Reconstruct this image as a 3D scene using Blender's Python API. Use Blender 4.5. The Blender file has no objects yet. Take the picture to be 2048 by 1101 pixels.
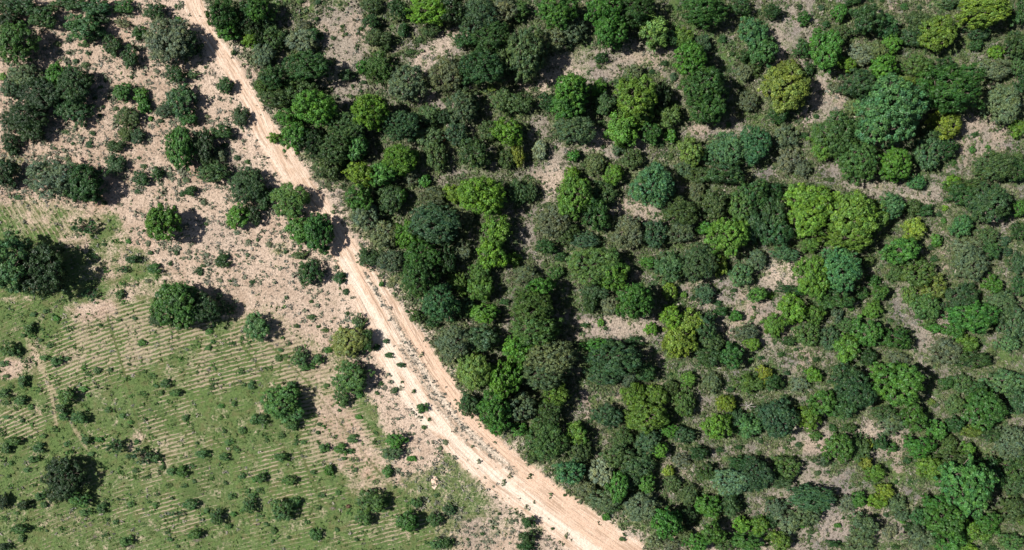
# Aerial view of a dirt track between dry scrub woodland and a furrowed green field.
import bpy, math
import numpy as np
from mathutils import Vector

scene = bpy.context.scene
col = scene.collection
S = 0.07                       # metres on the ground per photograph pixel
CAM_H = 130.0
# ---------------------------------------------------------------- camera
cam_d = bpy.data.cameras.new('camera'); cam = bpy.data.objects.new('camera', cam_d); col.objects.link(cam)
cam.location = (0, 0, CAM_H); cam.rotation_euler = (0, 0, 0)
cam_d.sensor_width = 36; cam_d.lens = 36 * CAM_H / (2048 * S)
cam_d.clip_start = 1; cam_d.clip_end = 5000
scene.camera = cam
# ---------------------------------------------------------------- sky + sun
EL = 53.0
sdir = Vector((math.cos(math.radians(EL)) * 0.993, math.cos(math.radians(EL)) * -0.115, -math.sin(math.radians(EL))))
w = bpy.data.worlds.new('World'); scene.world = w; w.use_nodes = True
nt = w.node_tree; bg = nt.nodes['Background']
sky = nt.nodes.new('ShaderNodeTexSky'); sky.sky_type = 'NISHITA'; sky.sun_disc = False
sky.sun_elevation = math.radians(EL); sky.sun_rotation = math.atan2(-sdir.x, -sdir.y)
nt.links.new(sky.outputs['Color'], bg.inputs['Color']); bg.inputs['Strength'].default_value = 0.05
sd = bpy.data.lights.new('sun', 'SUN'); sd.energy = 5.0; sd.angle = math.radians(0.5); sd.color = (1.0, 0.965, 0.91)
so = bpy.data.objects.new('sun', sd); col.objects.link(so); so.location = (-60, 7, 90)
so.rotation_euler = sdir.to_track_quat('-Z', 'Y').to_euler()
vs = scene.view_settings; vs.view_transform = 'Standard'; vs.look = 'None'; vs.gamma = 1; vs.exposure = 0.46

# ---------------------------------------------------------------- helpers
def P(u, v, h=0.0):            # photograph pixel -> ground point of something seen at height h
    k = (CAM_H - h) / CAM_H
    return (u - 1024) * S * k, (550.5 - v) * S * k
def vnoise(x, y, seed=0):      # smooth value noise
    x = np.asarray(x, float); y = np.asarray(y, float)
    xi = np.floor(x).astype(np.int64); yi = np.floor(y).astype(np.int64)
    fx = x - xi; fy = y - yi; fx = fx*fx*(3-2*fx); fy = fy*fy*(3-2*fy)
    def h(a, b):
        n = (a * 374761393 + b * 668265263 + seed * 1442695041) & 0x7fffffff
        n = ((n ^ (n >> 13)) * 1274126177) & 0x7fffffff
        return ((n ^ (n >> 16)) & 0xffff) / 65535.0
    return (h(xi, yi)*(1-fx) + h(xi+1, yi)*fx)*(1-fy) + (h(xi, yi+1)*(1-fx) + h(xi+1, yi+1)*fx)*fy
def fbm(x, y, seed=0, o=4):
    s = 0; a = .5; t = 0
    for i in range(o):
        s = s + a * vnoise(x, y, seed + i*17); t += a; x = x*2.03 + 11.3; y = y*2.03 + 5.7; a *= .55
    return s / t
def sstep(a, b, x):
    t = np.clip((x - a) / (b - a), 0, 1); return t*t*(3-2*t)
def dpoly(u, v, pts, wid=None):  # distance (px) to a polyline; minus interpolated half width if given
    d = np.full(u.shape, 1e9)
    for i in range(len(pts)-1):
        ax, ay = pts[i][:2]; bx, by = pts[i+1][:2]
        dx, dy = bx-ax, by-ay; t = np.clip(((u-ax)*dx + (v-ay)*dy) / (dx*dx+dy*dy), 0, 1)
        e = np.hypot(u-(ax+t*dx), v-(ay+t*dy))
        if wid: e = e - (pts[i][2]*(1-t) + pts[i+1][2]*t)
        d = np.minimum(d, e)
    return d
def inside(u, v, pts):
    r = np.zeros(u.shape, bool); n = len(pts)
    for i in range(n):
        x1, y1 = pts[i]; x2, y2 = pts[(i+1) % n]
        if y1 == y2: continue
        c = ((y1 > v) != (y2 > v)) & (u < (x2-x1)*(v-y1)/(y2-y1) + x1); r ^= c
    return r
def spoly(u, v, pts, soft):    # soft polygon mask
    d = dpoly(u, v, list(pts) + [pts[0]]); s = np.where(inside(u, v, pts), d, -d)
    return sstep(-soft, soft, s)
def track_coords(u, v, pts):
    best = np.full(u.shape, 1e9); ac = np.zeros(u.shape); al = np.zeros(u.shape); acc = 0
    for i in range(len(pts)-1):
        ax, ay = pts[i][:2]; bx, by = pts[i+1][:2]; dx, dy = bx-ax, by-ay; L = math.hypot(dx, dy)
        t = np.clip(((u-ax)*dx + (v-ay)*dy) / (L*L), 0, 1); ex, ey = u-(ax+t*dx), v-(ay+t*dy); e = np.hypot(ex, ey); k = e < best
        best = np.where(k, e, best); ac = np.where(k, np.sign(dx*ey-dy*ex)*e, ac); al = np.where(k, acc+t*L, al); acc += L
    return ac, al
def blob(u, v, cx, cy, rx, ry, a=0):
    c, s = math.cos(math.radians(a)), math.sin(math.radians(a))
    x = (u-cx)*c + (v-cy)*s; y = -(u-cx)*s + (v-cy)*c
    return 1 - sstep(0.55, 1.25, np.sqrt((x/rx)**2 + (y/ry)**2))
def new_mesh(name, verts, faces, mat):
    me = bpy.data.meshes.new(name); n = len(verts); m = len(faces); k = faces.shape[1]
    me.vertices.add(n); me.vertices.foreach_set('co', np.ascontiguousarray(verts, dtype=np.float32).ravel())
    me.loops.add(m*k); me.loops.foreach_set('vertex_index', np.ascontiguousarray(faces, dtype=np.int32).ravel())
    me.polygons.add(m); me.polygons.foreach_set('loop_start', np.arange(0, m*k, k, dtype=np.int32))
    me.update(calc_edges=True); me.materials.append(mat); return me
def add_attr(me, name, data):
    data = np.asarray(data, np.float32)
    if data.ndim == 1:
        a = me.attributes.new(name, 'FLOAT', 'POINT'); a.data.foreach_set('value', data)
    else:
        a = me.attributes.new(name, 'FLOAT_COLOR', 'POINT')
        if data.shape[1] == 3: data = np.concatenate([data, np.ones((len(data), 1), np.float32)], 1)
        a.data.foreach_set('color', data.ravel())
def link(name, me, parent=None):
    o = bpy.data.objects.new(name, me); col.objects.link(o)
    if parent: o.parent = parent
    return o

# ---------------------------------------------------------------- plants: position and half size in tile pixels, kind, landmark label
DATA = """@0 0
30 30 60 45 D
130 30 90 55 D
255 100 80 65 D | dark round tree in the upper left corner
50 120 75 60 K
90 265 125 110 DG | wide dark tree at upper left edge
370 15 70 30 D
430 20 80 40 D
560 40 90 50 DE
610 105 55 35 K
740 40 60 42 DG
500 165 110 72 DE | blue tinged low tree below upper left thicket
600 195 40 34 B
410 240 25 22 D
340 265 30 20 O
500 270 40 18 O
660 275 58 58 DO
770 335 48 68 D | oval dark shrub alone under grey dome
730 140 50 22 S
830 195 45 35 D
925 70 65 50 DO
1060 120 32 28 G
1010 230 150 128 SB | grey green domed tree by upper track
1105 270 80 90 D
1045 445 60 50 D
1155 445 40 25 O
1230 405 12 12 D
785 460 16 14 D
530 320 20 14 D
405 315 20 14 D
450 370 20 20 D
510 390 35 25 O
405 355 12 10 O
150 440 90 70 SK | ash grey tree in dark left thicket
60 530 50 60 B
20 460 25 28 L
345 440 60 68 G
440 510 92 98 D | dark tree on right of left thicket
240 570 110 90 K
380 640 60 70 D
465 670 68 78 D
180 690 110 90 K
60 730 60 60 K
75 905 35 30 D
60 850 55 50 K
170 780 85 60 K
5 1040 80 85 K | blackish tree on left edge above field
325 1060 150 122 SB | broad blue grey tree above field corner
500 1100 115 115 D
690 985 58 60 B | speckled blue green shrub on bare soil
690 875 58 36 BD
840 1070 50 42 D
940 1040 38 38 D
535 865 30 25 D
550 800 22 18 D
735 550 55 60 GD | rounded green bush amid pale upper soil
835 570 42 46 G
855 630 38 46 G
760 700 70 58 O
820 815 48 46 B
750 800 48 46 O
900 710 20 18 G
955 725 25 15 K
690 650 20 16 O
650 585 15 15 O
985 660 50 48 B
1095 600 90 80 DB | clumpy round dark tree left of track
1115 700 60 48 DG
1080 890 80 120 GD | emerald tree with black shaded side
1225 880 70 98 K
1315 790 70 40 D
1345 870 30 20 D
1320 925 40 45 S
1265 1030 88 68 OD
1440 700 50 60 B | airy blue green bush near track bend
1345 515 52 45 D
1480 1115 108 92 BD | blue green tree left of track shade
1415 945 25 22 D
1480 970 20 18 O
1400 318 20 18 D
1055 40 15 15 O
330 890 15 10 O
390 790 30 14 O
435 860 15 12 O
1330 80 100 88 DG | leafy tree right of track's top end
1370 190 60 68 G
1490 50 70 60 D
1490 150 60 70 K
1505 235 50 50 L
600 520 20 14 O
570 590 18 14 O
615 640 14 12 O
600 690 16 14 O
630 480 14 18 O
940 430 20 16 S
860 995 22 18 O
830 945 16 12 O
1010 1045 30 20 S
1240 700 22 16 S
1110 1080 28 22 S
@512 0
65 155 48 42 DB
110 230 65 60 OD
40 320 70 62 SD
20 200 40 60 K
30 60 65 72 GD
130 5 15 14 D
220 35 12 12 G
370 15 32 20 B
365 115 15 15 L
365 75 12 12 O
245 90 12 10 O
270 10 18 12 D
515 160 16 12 D
540 205 14 12 O
460 225 20 18 O
625 170 16 14 D
280 250 92 66 S | thin grey green tree on upper pale clearing
350 210 48 40 D
280 150 40 28 S
690 30 60 50 OD
850 60 55 60 D
690 140 48 48 D
1030 60 112 78 L | bright lime tree at top centre
1170 60 80 88 K
1050 180 58 35 O
885 180 30 45 D
730 225 78 50 O
765 275 40 40 OD
730 400 88 76 OG | olive tree between two bare clearings
640 400 40 38 G
545 450 42 35 DB
640 490 25 14 D
575 515 12 12 G
628 545 13 12 D
575 580 14 13 G
910 495 108 106 SO | round pale olive tree on bare ground
1140 430 110 100 S
1240 420 40 40 G
1340 100 108 105 BD | large blue green tree near top middle
1490 60 70 80 S
1240 230 70 50 D
1420 230 110 76 D
1480 330 70 80 O
1350 410 120 98 DB
1410 530 26 24 Y
1510 405 50 50 D
1240 630 88 96 OS | dull olive tree below feathery blue trees
1490 600 70 78 O
300 400 125 85 D | dark spreading tree above lime tree pair
100 470 70 80 D
270 535 98 72 OD
110 590 90 58 O
30 520 48 44 OL
350 645 118 96 LG | lime tree at left of lime pair
190 700 80 48 GL
230 825 88 76 G
110 820 40 28 L
330 870 80 78 KD
680 665 102 100 L | lime tree at right of lime pair
540 760 112 92 OD
605 880 58 76 GE
470 890 110 88 OD | dull dark tree below left lime tree
430 1000 80 78 O
870 750 108 90 BD | bluish tree right of lime pair
1040 690 70 60 O
1140 700 50 50 K
1040 820 78 58 OS
1200 800 60 68 B
1120 825 28 26 R | reddish brown dead shrub in thicket
860 955 104 82 LG | yellow green tree above shaded hollow
1080 930 60 88 O
750 1040 88 68 G
610 1045 90 66 YL | yellowish tree right of upper track
920 1060 50 48 S
1010 1080 36 36 G
1300 920 88 78 DO
1510 790 80 85 L | rounded lime tree left of mustard shrub
1390 780 60 60 O
1500 950 50 60 O
500 30 14 10 O
830 330 20 14 O
930 310 40 18 O
980 240 34 20 O
1120 600 20 16 O
@1024 0
40 60 62 60 OG
275 65 106 86 GD
370 180 76 68 BS | frosted blue green tree near top edge
240 230 76 66 S
90 315 112 146 OS | tall grey olive tree left of clearing
560 60 105 95 GD
590 175 92 96 GD | broad lumpy green tree near top centre
740 60 120 92 KG
770 15 60 34 O
845 190 84 86 LS | round pale lime tree beside big lumpy tree
930 235 56 46 D
1020 225 58 58 LO
1140 260 58 58 BD
1170 60 122 86 DG | glossy dark tree above green glade
1130 -10 90 50 D
1370 40 58 48 D
1400 105 26 24 L
1265 235 30 32 D
1070 350 100 86 G | rounded green tree capping long twin crown
1150 510 120 110 DG
1170 630 110 112 DG | lower half of long twin crown
965 460 30 32 B
540 345 40 28 D
520 400 20 14 O
915 380 28 22 D
360 540 100 92 GL | green tree left of tall yellow lime
340 640 100 82 G
520 530 50 44 LG
550 620 70 62 OD
730 440 60 50 SB
660 490 60 38 O
740 580 122 108 LO | tall yellow lime tree with leggy branches
760 690 80 62 LO
665 770 82 96 LG
820 800 62 62 DG
940 690 78 70 OL
900 590 60 78 K
950 815 36 36 G
370 775 118 84 BS | low bluish tree below left green crown
60 620 70 58 O
200 610 50 50 D
540 735 34 24 O
30 930 42 66 Y | mustard tree between lime crown and silver shrub
165 900 44 58 W | silvery white half bare shrub
330 855 13 13 G
545 880 16 14 G
260 885 14 12 D
370 935 40 34 G
430 985 26 22 O
500 985 60 58 OS
720 950 60 62 O
640 890 40 42 BS
600 1040 56 64 LG
845 1110 122 118 E | bright teal round tree at centre right
1070 910 78 68 LS
1140 925 50 40 D
950 935 26 22 O
1040 1010 60 48 OS
1290 885 90 106 ES | paler left one of paired teal trees
1445 865 104 106 ED | darker right one of paired teal trees
1440 190 84 86 E | upper of two bright teal crowns
1500 300 82 86 EG | lower of two bright teal crowns
1410 600 62 60 SB
1390 440 50 48 S
1395 335 40 40 D
1295 747 22 20 G
1320 318 20 18 D
1270 1030 110 68 DB
1110 1045 78 48 O
350 1050 50 58 L
1450 410 40 40 O
1330 430 20 16 O
1000 60 20 12 O
840 430 24 18 D
900 860 26 20 D
@1536 0
30 70 58 42 D
190 40 22 20 D
320 45 26 24 BD
220 105 36 40 DG | small round shrub on upper right bare strip
430 75 42 50 G
350 145 26 32 D
300 180 30 24 G
600 100 92 86 DB | dark bushy tree on upper right
720 160 68 58 D
520 5 60 22 D
820 40 32 24 DG
910 45 20 18 D
685 5 20 12 D
900 130 78 60 OD
1020 195 92 102 YL | mustard tree standing over green grass
860 220 70 58 BD
1300 60 150 85 LY | wide yellow lime tree in top right corner
1100 20 60 30 B
1260 190 70 52 BD
1250 270 36 34 D
1500 60 52 80 D
350 305 90 112 G | vivid green tree right of teal crowns
210 290 50 50 DG
440 200 50 48 O
470 385 56 42 L
560 320 80 60 S
740 260 60 62 LG
650 310 68 58 OS
700 400 80 72 GL | grassy green tree above largest teal crown
900 390 88 66 OL
1040 410 80 58 D
1370 315 42 42 L
1470 270 72 62 DO
1360 410 98 60 SO
1490 400 50 60 OD
110 530 128 128 YO | large mustard tree casting shadow on bare soil
120 410 70 50 YO
70 690 70 46 D
240 410 40 36 D
540 500 105 80 DB | dark bluish tree left above largest teal crown
400 520 38 34 S
750 660 186 166 E | largest teal green crown in the wood
1110 530 178 126 DG | very broad dark crown beside teal giant
820 490 66 34 YO
1400 630 92 112 SB | grey blue tree right of broad dark crown
1510 500 42 58 D
510 640 50 48 SY
1050 745 92 76 YL | mustard tree under the broad dark crown
420 790 130 118 OG | olive tree topping large olive pair
330 870 80 76 LO
540 970 112 106 OG | olive tree at bottom of large olive pair
520 790 80 76 OB
110 820 78 74 SO
130 960 74 72 S | grey round tree left of olive pair
210 1010 48 50 SB
220 810 32 26 D
760 980 90 90 GL | vivid yellow green tree below teal giant
885 1090 58 46 E
960 910 78 96 BO
1070 885 58 60 D
980 810 70 56 OB
1500 770 50 50 LG
1350 1000 110 86 OD
1470 1020 78 66 D
1225 895 26 24 G
1320 880 18 18 G
1497 885 14 12 D
1110 970 26 24 DG
1110 1090 50 36 L
1240 805 26 20 D
1500 945 40 28 O
1030 1000 20 18 O
370 1075 34 20 O
290 700 20 16 D
830 115 14 12 O
1150 640 40 30 D
@0 367
500 255 88 64 P | spiky blue green bush at field's top edge
455 312 28 20 P
970 235 100 100 GL | lone round tree with separate round shadow
1425 200 74 66 GL | bright bush left of shaded thicket by track
1520 185 48 62 K
1140 45 36 30 D
1085 65 20 18 D
825 50 26 16 D
620 118 22 18 D
110 85 36 18 D
460 380 26 18 D
535 385 18 12 D
765 348 22 20 G
620 368 18 14 D
895 415 24 16 D
1050 418 20 18 D
1018 480 18 16 D
1335 465 45 38 D | compact round shrub on open pale soil
1215 490 24 16 O
1190 530 32 28 D
925 510 48 32 DG
560 445 34 28 D
615 512 30 24 D
730 515 58 36 P
800 455 44 24 D
680 465 26 16 D
535 660 64 44 P | spiky shrub above the furrows
360 708 36 20 D
430 695 14 10 D
750 610 26 16 D
795 650 22 12 D
712 668 30 34 DG
750 725 18 20 D
820 605 12 10 D
640 570 20 10 D
200 785 26 20 D
275 765 28 18 D
130 800 24 16 D
235 820 13 10 D
335 810 26 20 G
450 800 12 10 D
175 870 40 38 D
190 905 26 22 D
105 875 18 15 D
135 912 20 16 D
410 870 36 22 D | flat dark shrub left of furrow rows
600 848 22 12 D
650 855 24 16 D
710 815 26 16 D
810 810 18 12 G
40 990 60 46 D
100 1010 38 36 D
150 1060 40 24 D
20 1080 40 24 D
240 940 18 14 D
310 920 16 14 D
300 970 30 18 D
355 1015 20 18 D
270 1045 38 24 D
335 1065 44 34 D
405 1050 24 18 D
50 480 160 165 DK | huge dark tree at left field edge
260 520 135 145 K
1050 735 145 125 GO | big domed tree at head of furrows
935 820 54 44 BD
1235 745 100 95 K
1010 640 60 50 GO
1390 750 64 56 P | pale spiky shrub in domed tree's shadow
1530 860 78 78 DB | clumpy dark bush beside shadowed spiky shrub
850 955 34 24 G
1020 960 20 18 D
1165 975 20 16 D
1105 975 13 12 D
1085 1010 22 12 D
1245 985 26 22 D
1290 1012 18 12 D
1275 950 20 16 D
1415 915 16 14 D
1450 930 14 12 D
1385 965 28 20 D
1485 980 22 14 D
1250 890 30 20 G
955 920 12 10 D
770 1085 16 10 D
1230 245 18 12 D
885 360 22 20 S
1415 295 26 18 S
1485 350 22 18 S
1480 430 18 16 S
1220 115 24 24 S
1510 590 26 18 D
1380 585 14 10 D
1320 580 22 14 S
1240 430 20 18 S
1170 425 10 9 S
990 98 10 10 D
860 285 10 10 D
885 585 28 16 S
550 700 14 10 O
855 1085 14 10 D
930 1085 14 12 D
@512 367
200 110 108 98 OL | olive tree closest left of the track
260 275 78 76 GD
375 300 82 108 GD | tree leaning over track with ragged edge
45 90 50 66 D
75 365 24 22 S
265 425 44 28 O
320 535 74 64 D | dark round shrub under track leaning tree
505 565 32 40 D
535 650 22 24 D
750 600 18 22 G
805 605 30 24 S
670 450 68 54 BD | dark blue bush touching track's right side
810 470 78 58 SD
660 200 84 72 S
760 300 74 78 S
620 90 86 78 GD
800 100 88 78 OD
860 80 40 52 G
1060 80 78 56 SD
1180 60 60 48 YL | yellow tree tucked behind tall lime crown
1350 75 128 108 LG | tall lime crown in centre of wood
1430 290 90 88 LG
1420 420 82 86 LG | trailing lime crown under tall lime one
910 315 74 80 LG | small vivid lime tree beside teal mass
1080 240 150 106 BD | broad blue dark tree right of vivid lime
1250 200 50 50 S
1230 400 60 58 S
990 450 105 90 DG
980 580 105 108 DG | tall dense dark tree above track
1130 440 58 96 K
1200 590 54 58 OL
1340 540 70 62 OL
1345 630 72 62 LO
1240 655 30 26 L
1100 720 98 112 ED | teal dark tree nearest track's middle
1250 740 60 60 OD
1370 780 80 56 GL
1490 710 40 24 D
960 800 40 42 O
905 765 16 12 D
1060 830 40 30 D
1180 960 112 102 SB | mealy grey tree right of widening track
1360 930 92 70 DS
550 945 104 82 YS | sparse yellowish tree beside left wheel path
640 940 58 66 D
570 1010 40 34 B
430 1000 30 24 G
720 980 28 24 D
800 1030 36 20 D
870 1088 32 20 D
190 955 26 22 D
260 1050 60 52 D | dark bush left of sparse yellowish tree
250 995 34 28 D
370 1055 38 36 D
145 1000 20 14 D
130 1045 28 26 D
175 1040 24 20 D
45 1030 20 16 D
620 830 38 50 O
330 800 38 20 O
545 780 15 16 O
330 710 13 14 D
180 685 16 14 S
160 745 9 9 D
780 945 22 20 D
480 500 14 14 O
175 410 18 14 O
410 880 30 18 O
240 855 24 16 O
370 855 18 14 O
570 130 22 16 S
530 210 12 10 D
155 320 10 10 O
10 335 14 18 S
130 400 18 16 S
640 395 16 12 S
460 170 20 16 S
@1024 367
30 50 60 72 OD
110 50 42 60 O
370 70 98 118 LE | pale frilly lime tree in mid wood
550 60 80 68 OD
500 185 78 94 D
250 220 88 86 SB | dusty grey blue tree below frilly lime
330 290 66 66 OD
430 340 84 50 B
200 380 62 40 D
690 280 98 88 SO | sparse olive grey tree below round teal
860 300 68 82 BD
990 170 108 80 OD
1010 290 80 66 SD
1110 50 44 60 SO
1200 120 78 90 O
1370 130 70 92 OG
1450 60 80 78 DO
1290 320 112 100 LG | broad yellowish canopy in right wood
1380 280 66 76 LG
1160 270 48 36 G
1465 250 78 98 BD
300 440 40 26 D
270 540 40 46 OG
20 460 34 38 L
80 550 74 62 SB | round dusty shrub above great pointed crown
500 490 150 112 OG | great olive dome right of pointed crown
605 545 84 88 LG
500 650 78 48 BD
735 710 94 108 GD | vivid dark tree below great olive dome
820 470 46 36 G
940 500 84 88 BE | left one of soft blue tree pair
1125 480 102 104 BO | right one of soft blue tree pair
1255 490 34 56 Y | small upright golden shrub
1455 460 60 58 SE
1370 550 70 62 ES
945 645 46 42 YL | round lemon shrub on bare soil
1030 670 26 22 L
1080 685 20 18 D
1155 660 60 60 B | neat round bush right of lemon shrub
1235 718 32 24 D
1260 765 40 30 DG
1470 665 56 46 G
1345 795 36 30 G
1330 640 26 16 D
1450 740 15 12 D
1440 800 22 16 O
580 730 50 58 S
470 715 50 60 DO
530 835 28 28 LG
440 850 36 20 D
835 875 42 34 LG
960 800 66 60 LY
1060 840 80 70 YL | golden cauliflower shaped tree on bare ground
1000 950 92 78 YL
1160 850 60 76 DB
1045 770 32 24 D
1180 950 78 60 OB
1320 1030 70 68 DG
1180 1040 88 56 DO
1430 960 50 42 L
1330 970 26 24 G
1490 1045 26 16 D
1430 1060 20 18 G
1400 890 72 50 BS
170 620 80 58 G
130 740 118 100 OG | upper part of great pointed crown
150 880 138 100 OG | lower part of great pointed crown
40 1000 88 84 LG
230 1040 138 96 SO | ash olive crown below great pointed crown
510 980 92 48 GD
610 1050 142 92 DB | wide dark blue tree facing bare patch
740 945 58 26 D
860 180 12 10 O
960 720 22 14 O
380 740 14 12 O
200 490 26 20 O
560 870 18 14 D
@1536 367
210 80 92 72 L
310 100 80 80 L
240 210 108 100 L | vivid lime tree left of giant twin canopy
510 190 150 130 LO | giant yellow green canopy on right
480 320 130 80 LO
640 200 68 90 LO
250 370 58 40 LO
30 40 60 48 D
30 180 68 98 DB | dark blue tree left of vivid lime
60 300 78 86 DB
110 420 76 44 EB
740 140 78 70 ED | teal bush right of giant yellow canopy
870 140 54 48 O
950 160 48 38 D
1055 145 28 22 L
1020 190 24 16 D
1050 225 22 20 G
865 280 70 62 YL | lemon green tree right of giant canopy
800 400 98 78 G | green tree below lemon green tree
1010 340 40 34 G
975 385 26 20 D
1160 250 66 58 E | round emerald bush left of shadowy grove
1110 20 48 30 G
1150 70 78 58 DE
1320 130 118 108 DB | dark blue tree in right edge grove
1420 180 40 44 D
1500 150 46 50 G
1500 290 50 58 D
1320 310 58 46 OD
1340 400 50 48 D
1420 345 38 28 B
1430 410 38 28 B
1200 380 92 56 SO
1210 490 105 92 SB | hazy grey olive tree near right edge
1000 450 30 22 D
440 515 118 116 E | teal half of two coloured tree pair
275 560 88 122 LG | lime half of two coloured tree pair
390 690 108 56 DO
635 580 40 30 DG
665 655 54 52 GO
765 540 46 48 OG
570 655 34 38 D
900 530 98 82 OL | khaki tree in middle right wood
850 665 40 56 OL
990 610 76 78 OY
950 740 84 80 OG
1000 865 46 28 G
960 830 50 40 OG
1160 685 106 86 BD
1345 600 56 48 G | small bright round bush near right edge
1230 800 128 84 GD | glossy deep green tree right side
1110 870 54 56 GD
1190 960 60 50 LO
1400 740 88 92 OB
1480 830 76 104 BD
1500 620 48 58 D
1500 480 46 70 B
1060 1010 96 76 SB | smoky grey blue tree low on right
1230 1060 98 48 DO
1440 960 60 48 ES
160 750 78 82 LG | lime tree above staggered green crowns
280 780 58 62 LO
40 850 60 60 LO
240 900 74 70 OG
370 925 58 70 B
420 790 36 50 BS
480 850 60 44 OG
600 885 82 80 GD
630 760 58 50 LO
770 930 82 62 DG | dark crown at edge of grey clearing
480 990 74 72 LO
600 1040 58 48 D
500 750 20 18 G
290 1055 28 22 D
80 1025 32 20 D
200 1045 13 13 D
780 1055 70 46 SD
130 945 40 30 DO
130 640 84 28 D
15 670 22 24 L
1430 465 18 12 D
740 820 22 14 D
60 930 30 26 O
1200 15 120 40 OD
170 995 18 12 G
600 470 50 34 O
480 60 16 12 D
@0 733
140 90 34 48 D
60 120 28 18 D
215 140 36 24 D
20 165 44 30 D
30 215 36 26 D
120 205 42 34 D
100 250 22 22 D
180 245 24 22 G
35 60 30 14 D
45 305 36 16 D
130 325 16 16 G
325 383 28 22 D | lone shrub beside pale wheel marks
260 418 26 18 D
395 180 66 52 DG | dark shrub clump at furrow bend
375 250 44 36 D
385 300 36 30 D
470 310 54 40 D
530 45 26 24 D
580 25 28 28 D
655 20 22 14 D
500 135 34 24 G
850 30 26 18 D
910 60 28 22 D
990 105 36 28 D | dark shrub in middle field cluster
930 120 20 14 D
865 100 14 12 D
850 170 36 24 D
925 160 20 18 D
960 160 20 20 D
1050 160 38 26 D
1275 90 30 28 D
1265 145 28 26 D
1440 30 28 24 D
1445 110 26 20 D
1505 115 28 34 D
1400 225 20 24 D
1320 240 26 18 G
645 262 26 22 D
735 297 26 22 D
820 290 14 16 D
780 335 20 14 G
890 370 12 10 G
685 390 14 12 D
1105 310 28 26 D | shrub alone on central bare furrows
1445 385 32 28 D
1525 320 34 40 D
1515 440 22 16 D
1340 390 16 16 D
80 450 58 30 D
35 490 34 44 D
8 400 24 30 D
8 560 24 30 D
235 490 42 34 D
200 555 44 24 D
290 575 24 18 D
400 465 28 20 D
425 515 26 18 D
520 445 36 30 D
590 440 34 22 G
545 525 28 18 D
330 525 15 15 D
685 480 76 62 P | left one of two spiky glossy bushes
815 450 20 18 D
850 535 74 60 P | right one of two spiky glossy bushes
935 550 40 28 D
765 540 20 22 D
810 625 26 18 D
970 605 24 24 D
1030 630 36 28 D
1090 630 40 34 DG
1145 600 26 20 D
1095 545 20 18 D
1215 525 48 30 DG
1260 470 20 14 D
1370 455 38 24 D
1405 500 34 24 D
1345 545 38 26 D
870 668 34 18 D
1005 715 24 20 D
1100 715 30 18 D
1160 690 16 14 L
835 755 22 18 D
935 765 24 18 D
1445 655 26 24 D
1350 697 18 15 D
1465 745 32 26 D
1385 780 34 26 D
1390 830 20 18 D
1525 680 26 24 G
165 620 30 22 D
100 620 14 10 D
50 658 15 12 D
110 690 28 12 D
160 682 15 14 D
375 660 112 110 K | jet dark tree with black field shadow
340 745 70 60 K
480 800 72 46 DG
540 798 26 26 X | pinkish dry brush beside jet dark tree
240 775 40 28 D
265 830 28 26 D
20 810 40 54 K
150 830 50 34 K | dark low shrub near lower left edge
610 850 34 36 D
510 875 50 24 D
370 895 20 14 D
435 885 18 12 D
645 920 14 14 D
690 935 22 18 D
25 915 30 24 D
100 880 22 14 D
120 975 58 32 D
130 1030 26 34 D
30 1080 48 26 K
495 935 16 14 X | smallest of three grey twig heaps
540 948 24 22 X | middle one of three grey twig heaps
565 1020 24 26 X | lowest of three grey twig heaps
625 1005 30 20 D
380 1003 15 14 D
280 985 12 10 D
750 1050 50 34 D
780 1080 46 26 X | dry branches under shrub at bottom edge
780 825 30 24 D
705 795 13 11 D
850 948 22 18 D
990 985 26 22 D
900 1000 16 12 D
1015 1035 22 18 D
1140 830 52 38 DG
1055 888 54 30 P
1235 865 22 20 D
1295 905 44 54 D | tall dark bush in lower middle field
1365 960 28 20 D
1490 835 44 52 D
1515 775 36 24 D
1395 885 26 20 G
1165 1010 50 32 D
1175 1042 42 22 X | bare grey branches leaning from lower shrub
1060 1080 16 12 D
1030 790 16 14 D
930 828 26 20 D
890 815 16 10 G
445 940 16 12 D
400 920 18 12 D
210 965 20 14 D
85 555 22 16 D
180 425 16 12 D
1180 460 14 12 D
270 655 26 12 D
215 610 14 10 D
745 220 16 14 D
@512 733
560 70 112 92 DG | large dark bush beside the left sandy path
510 190 60 54 DB
620 170 30 26 G
650 215 20 20 D
420 120 22 20 D
215 125 36 34 D
300 5 60 24 D
150 215 110 92 DG | large clumpy bush amid middle furrows
190 270 88 60 D
215 350 44 46 D
40 320 40 30 D
85 350 20 12 X | grey twigs under large clumpy bush
150 412 30 26 D
345 297 32 20 D
380 348 20 14 D
370 397 16 15 G
233 455 24 24 D
285 455 26 14 D
370 455 22 18 D
405 490 38 32 D
460 485 30 18 X | mauve grey brush near field middle
510 495 44 34 DG
565 510 36 22 D
520 555 22 14 D
585 560 34 20 D
580 435 38 28 DG
715 455 25 24 D
155 545 48 32 D | flat topped shrub on left middle furrows
570 620 40 24 D
435 625 30 38 G
345 635 26 18 D
395 590 20 16 D
25 670 36 36 D
200 685 50 34 D
20 740 26 18 D
835 445 66 46 G | green half of double bush by track
815 520 64 40 BS | grey half of double bush by track
930 555 38 22 G
785 635 42 36 DG
715 695 26 20 D
155 860 66 60 D
230 815 46 34 D
190 900 40 30 DG
360 845 30 22 D
390 770 38 22 D
440 785 24 18 D
490 755 22 20 D
460 850 28 20 X | grey brush above orange leaf patch
520 790 22 14 X | thin grey branches left of rugged bush
550 840 18 14 R | small orange brown dead shrub in field
685 810 88 64 D | rugged dark bush in lower field
640 905 62 56 D
765 815 34 30 D
960 815 38 34 D
905 930 66 60 GD | leaning green bush at field's lower right
1070 910 46 44 DG
1155 860 40 32 BD
1080 1060 46 40 D
1145 1060 36 36 D
995 250 36 30 DG | small shrub between the wheel tracks
830 145 32 24 O
745 105 20 18 O
725 158 18 14 D
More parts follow.
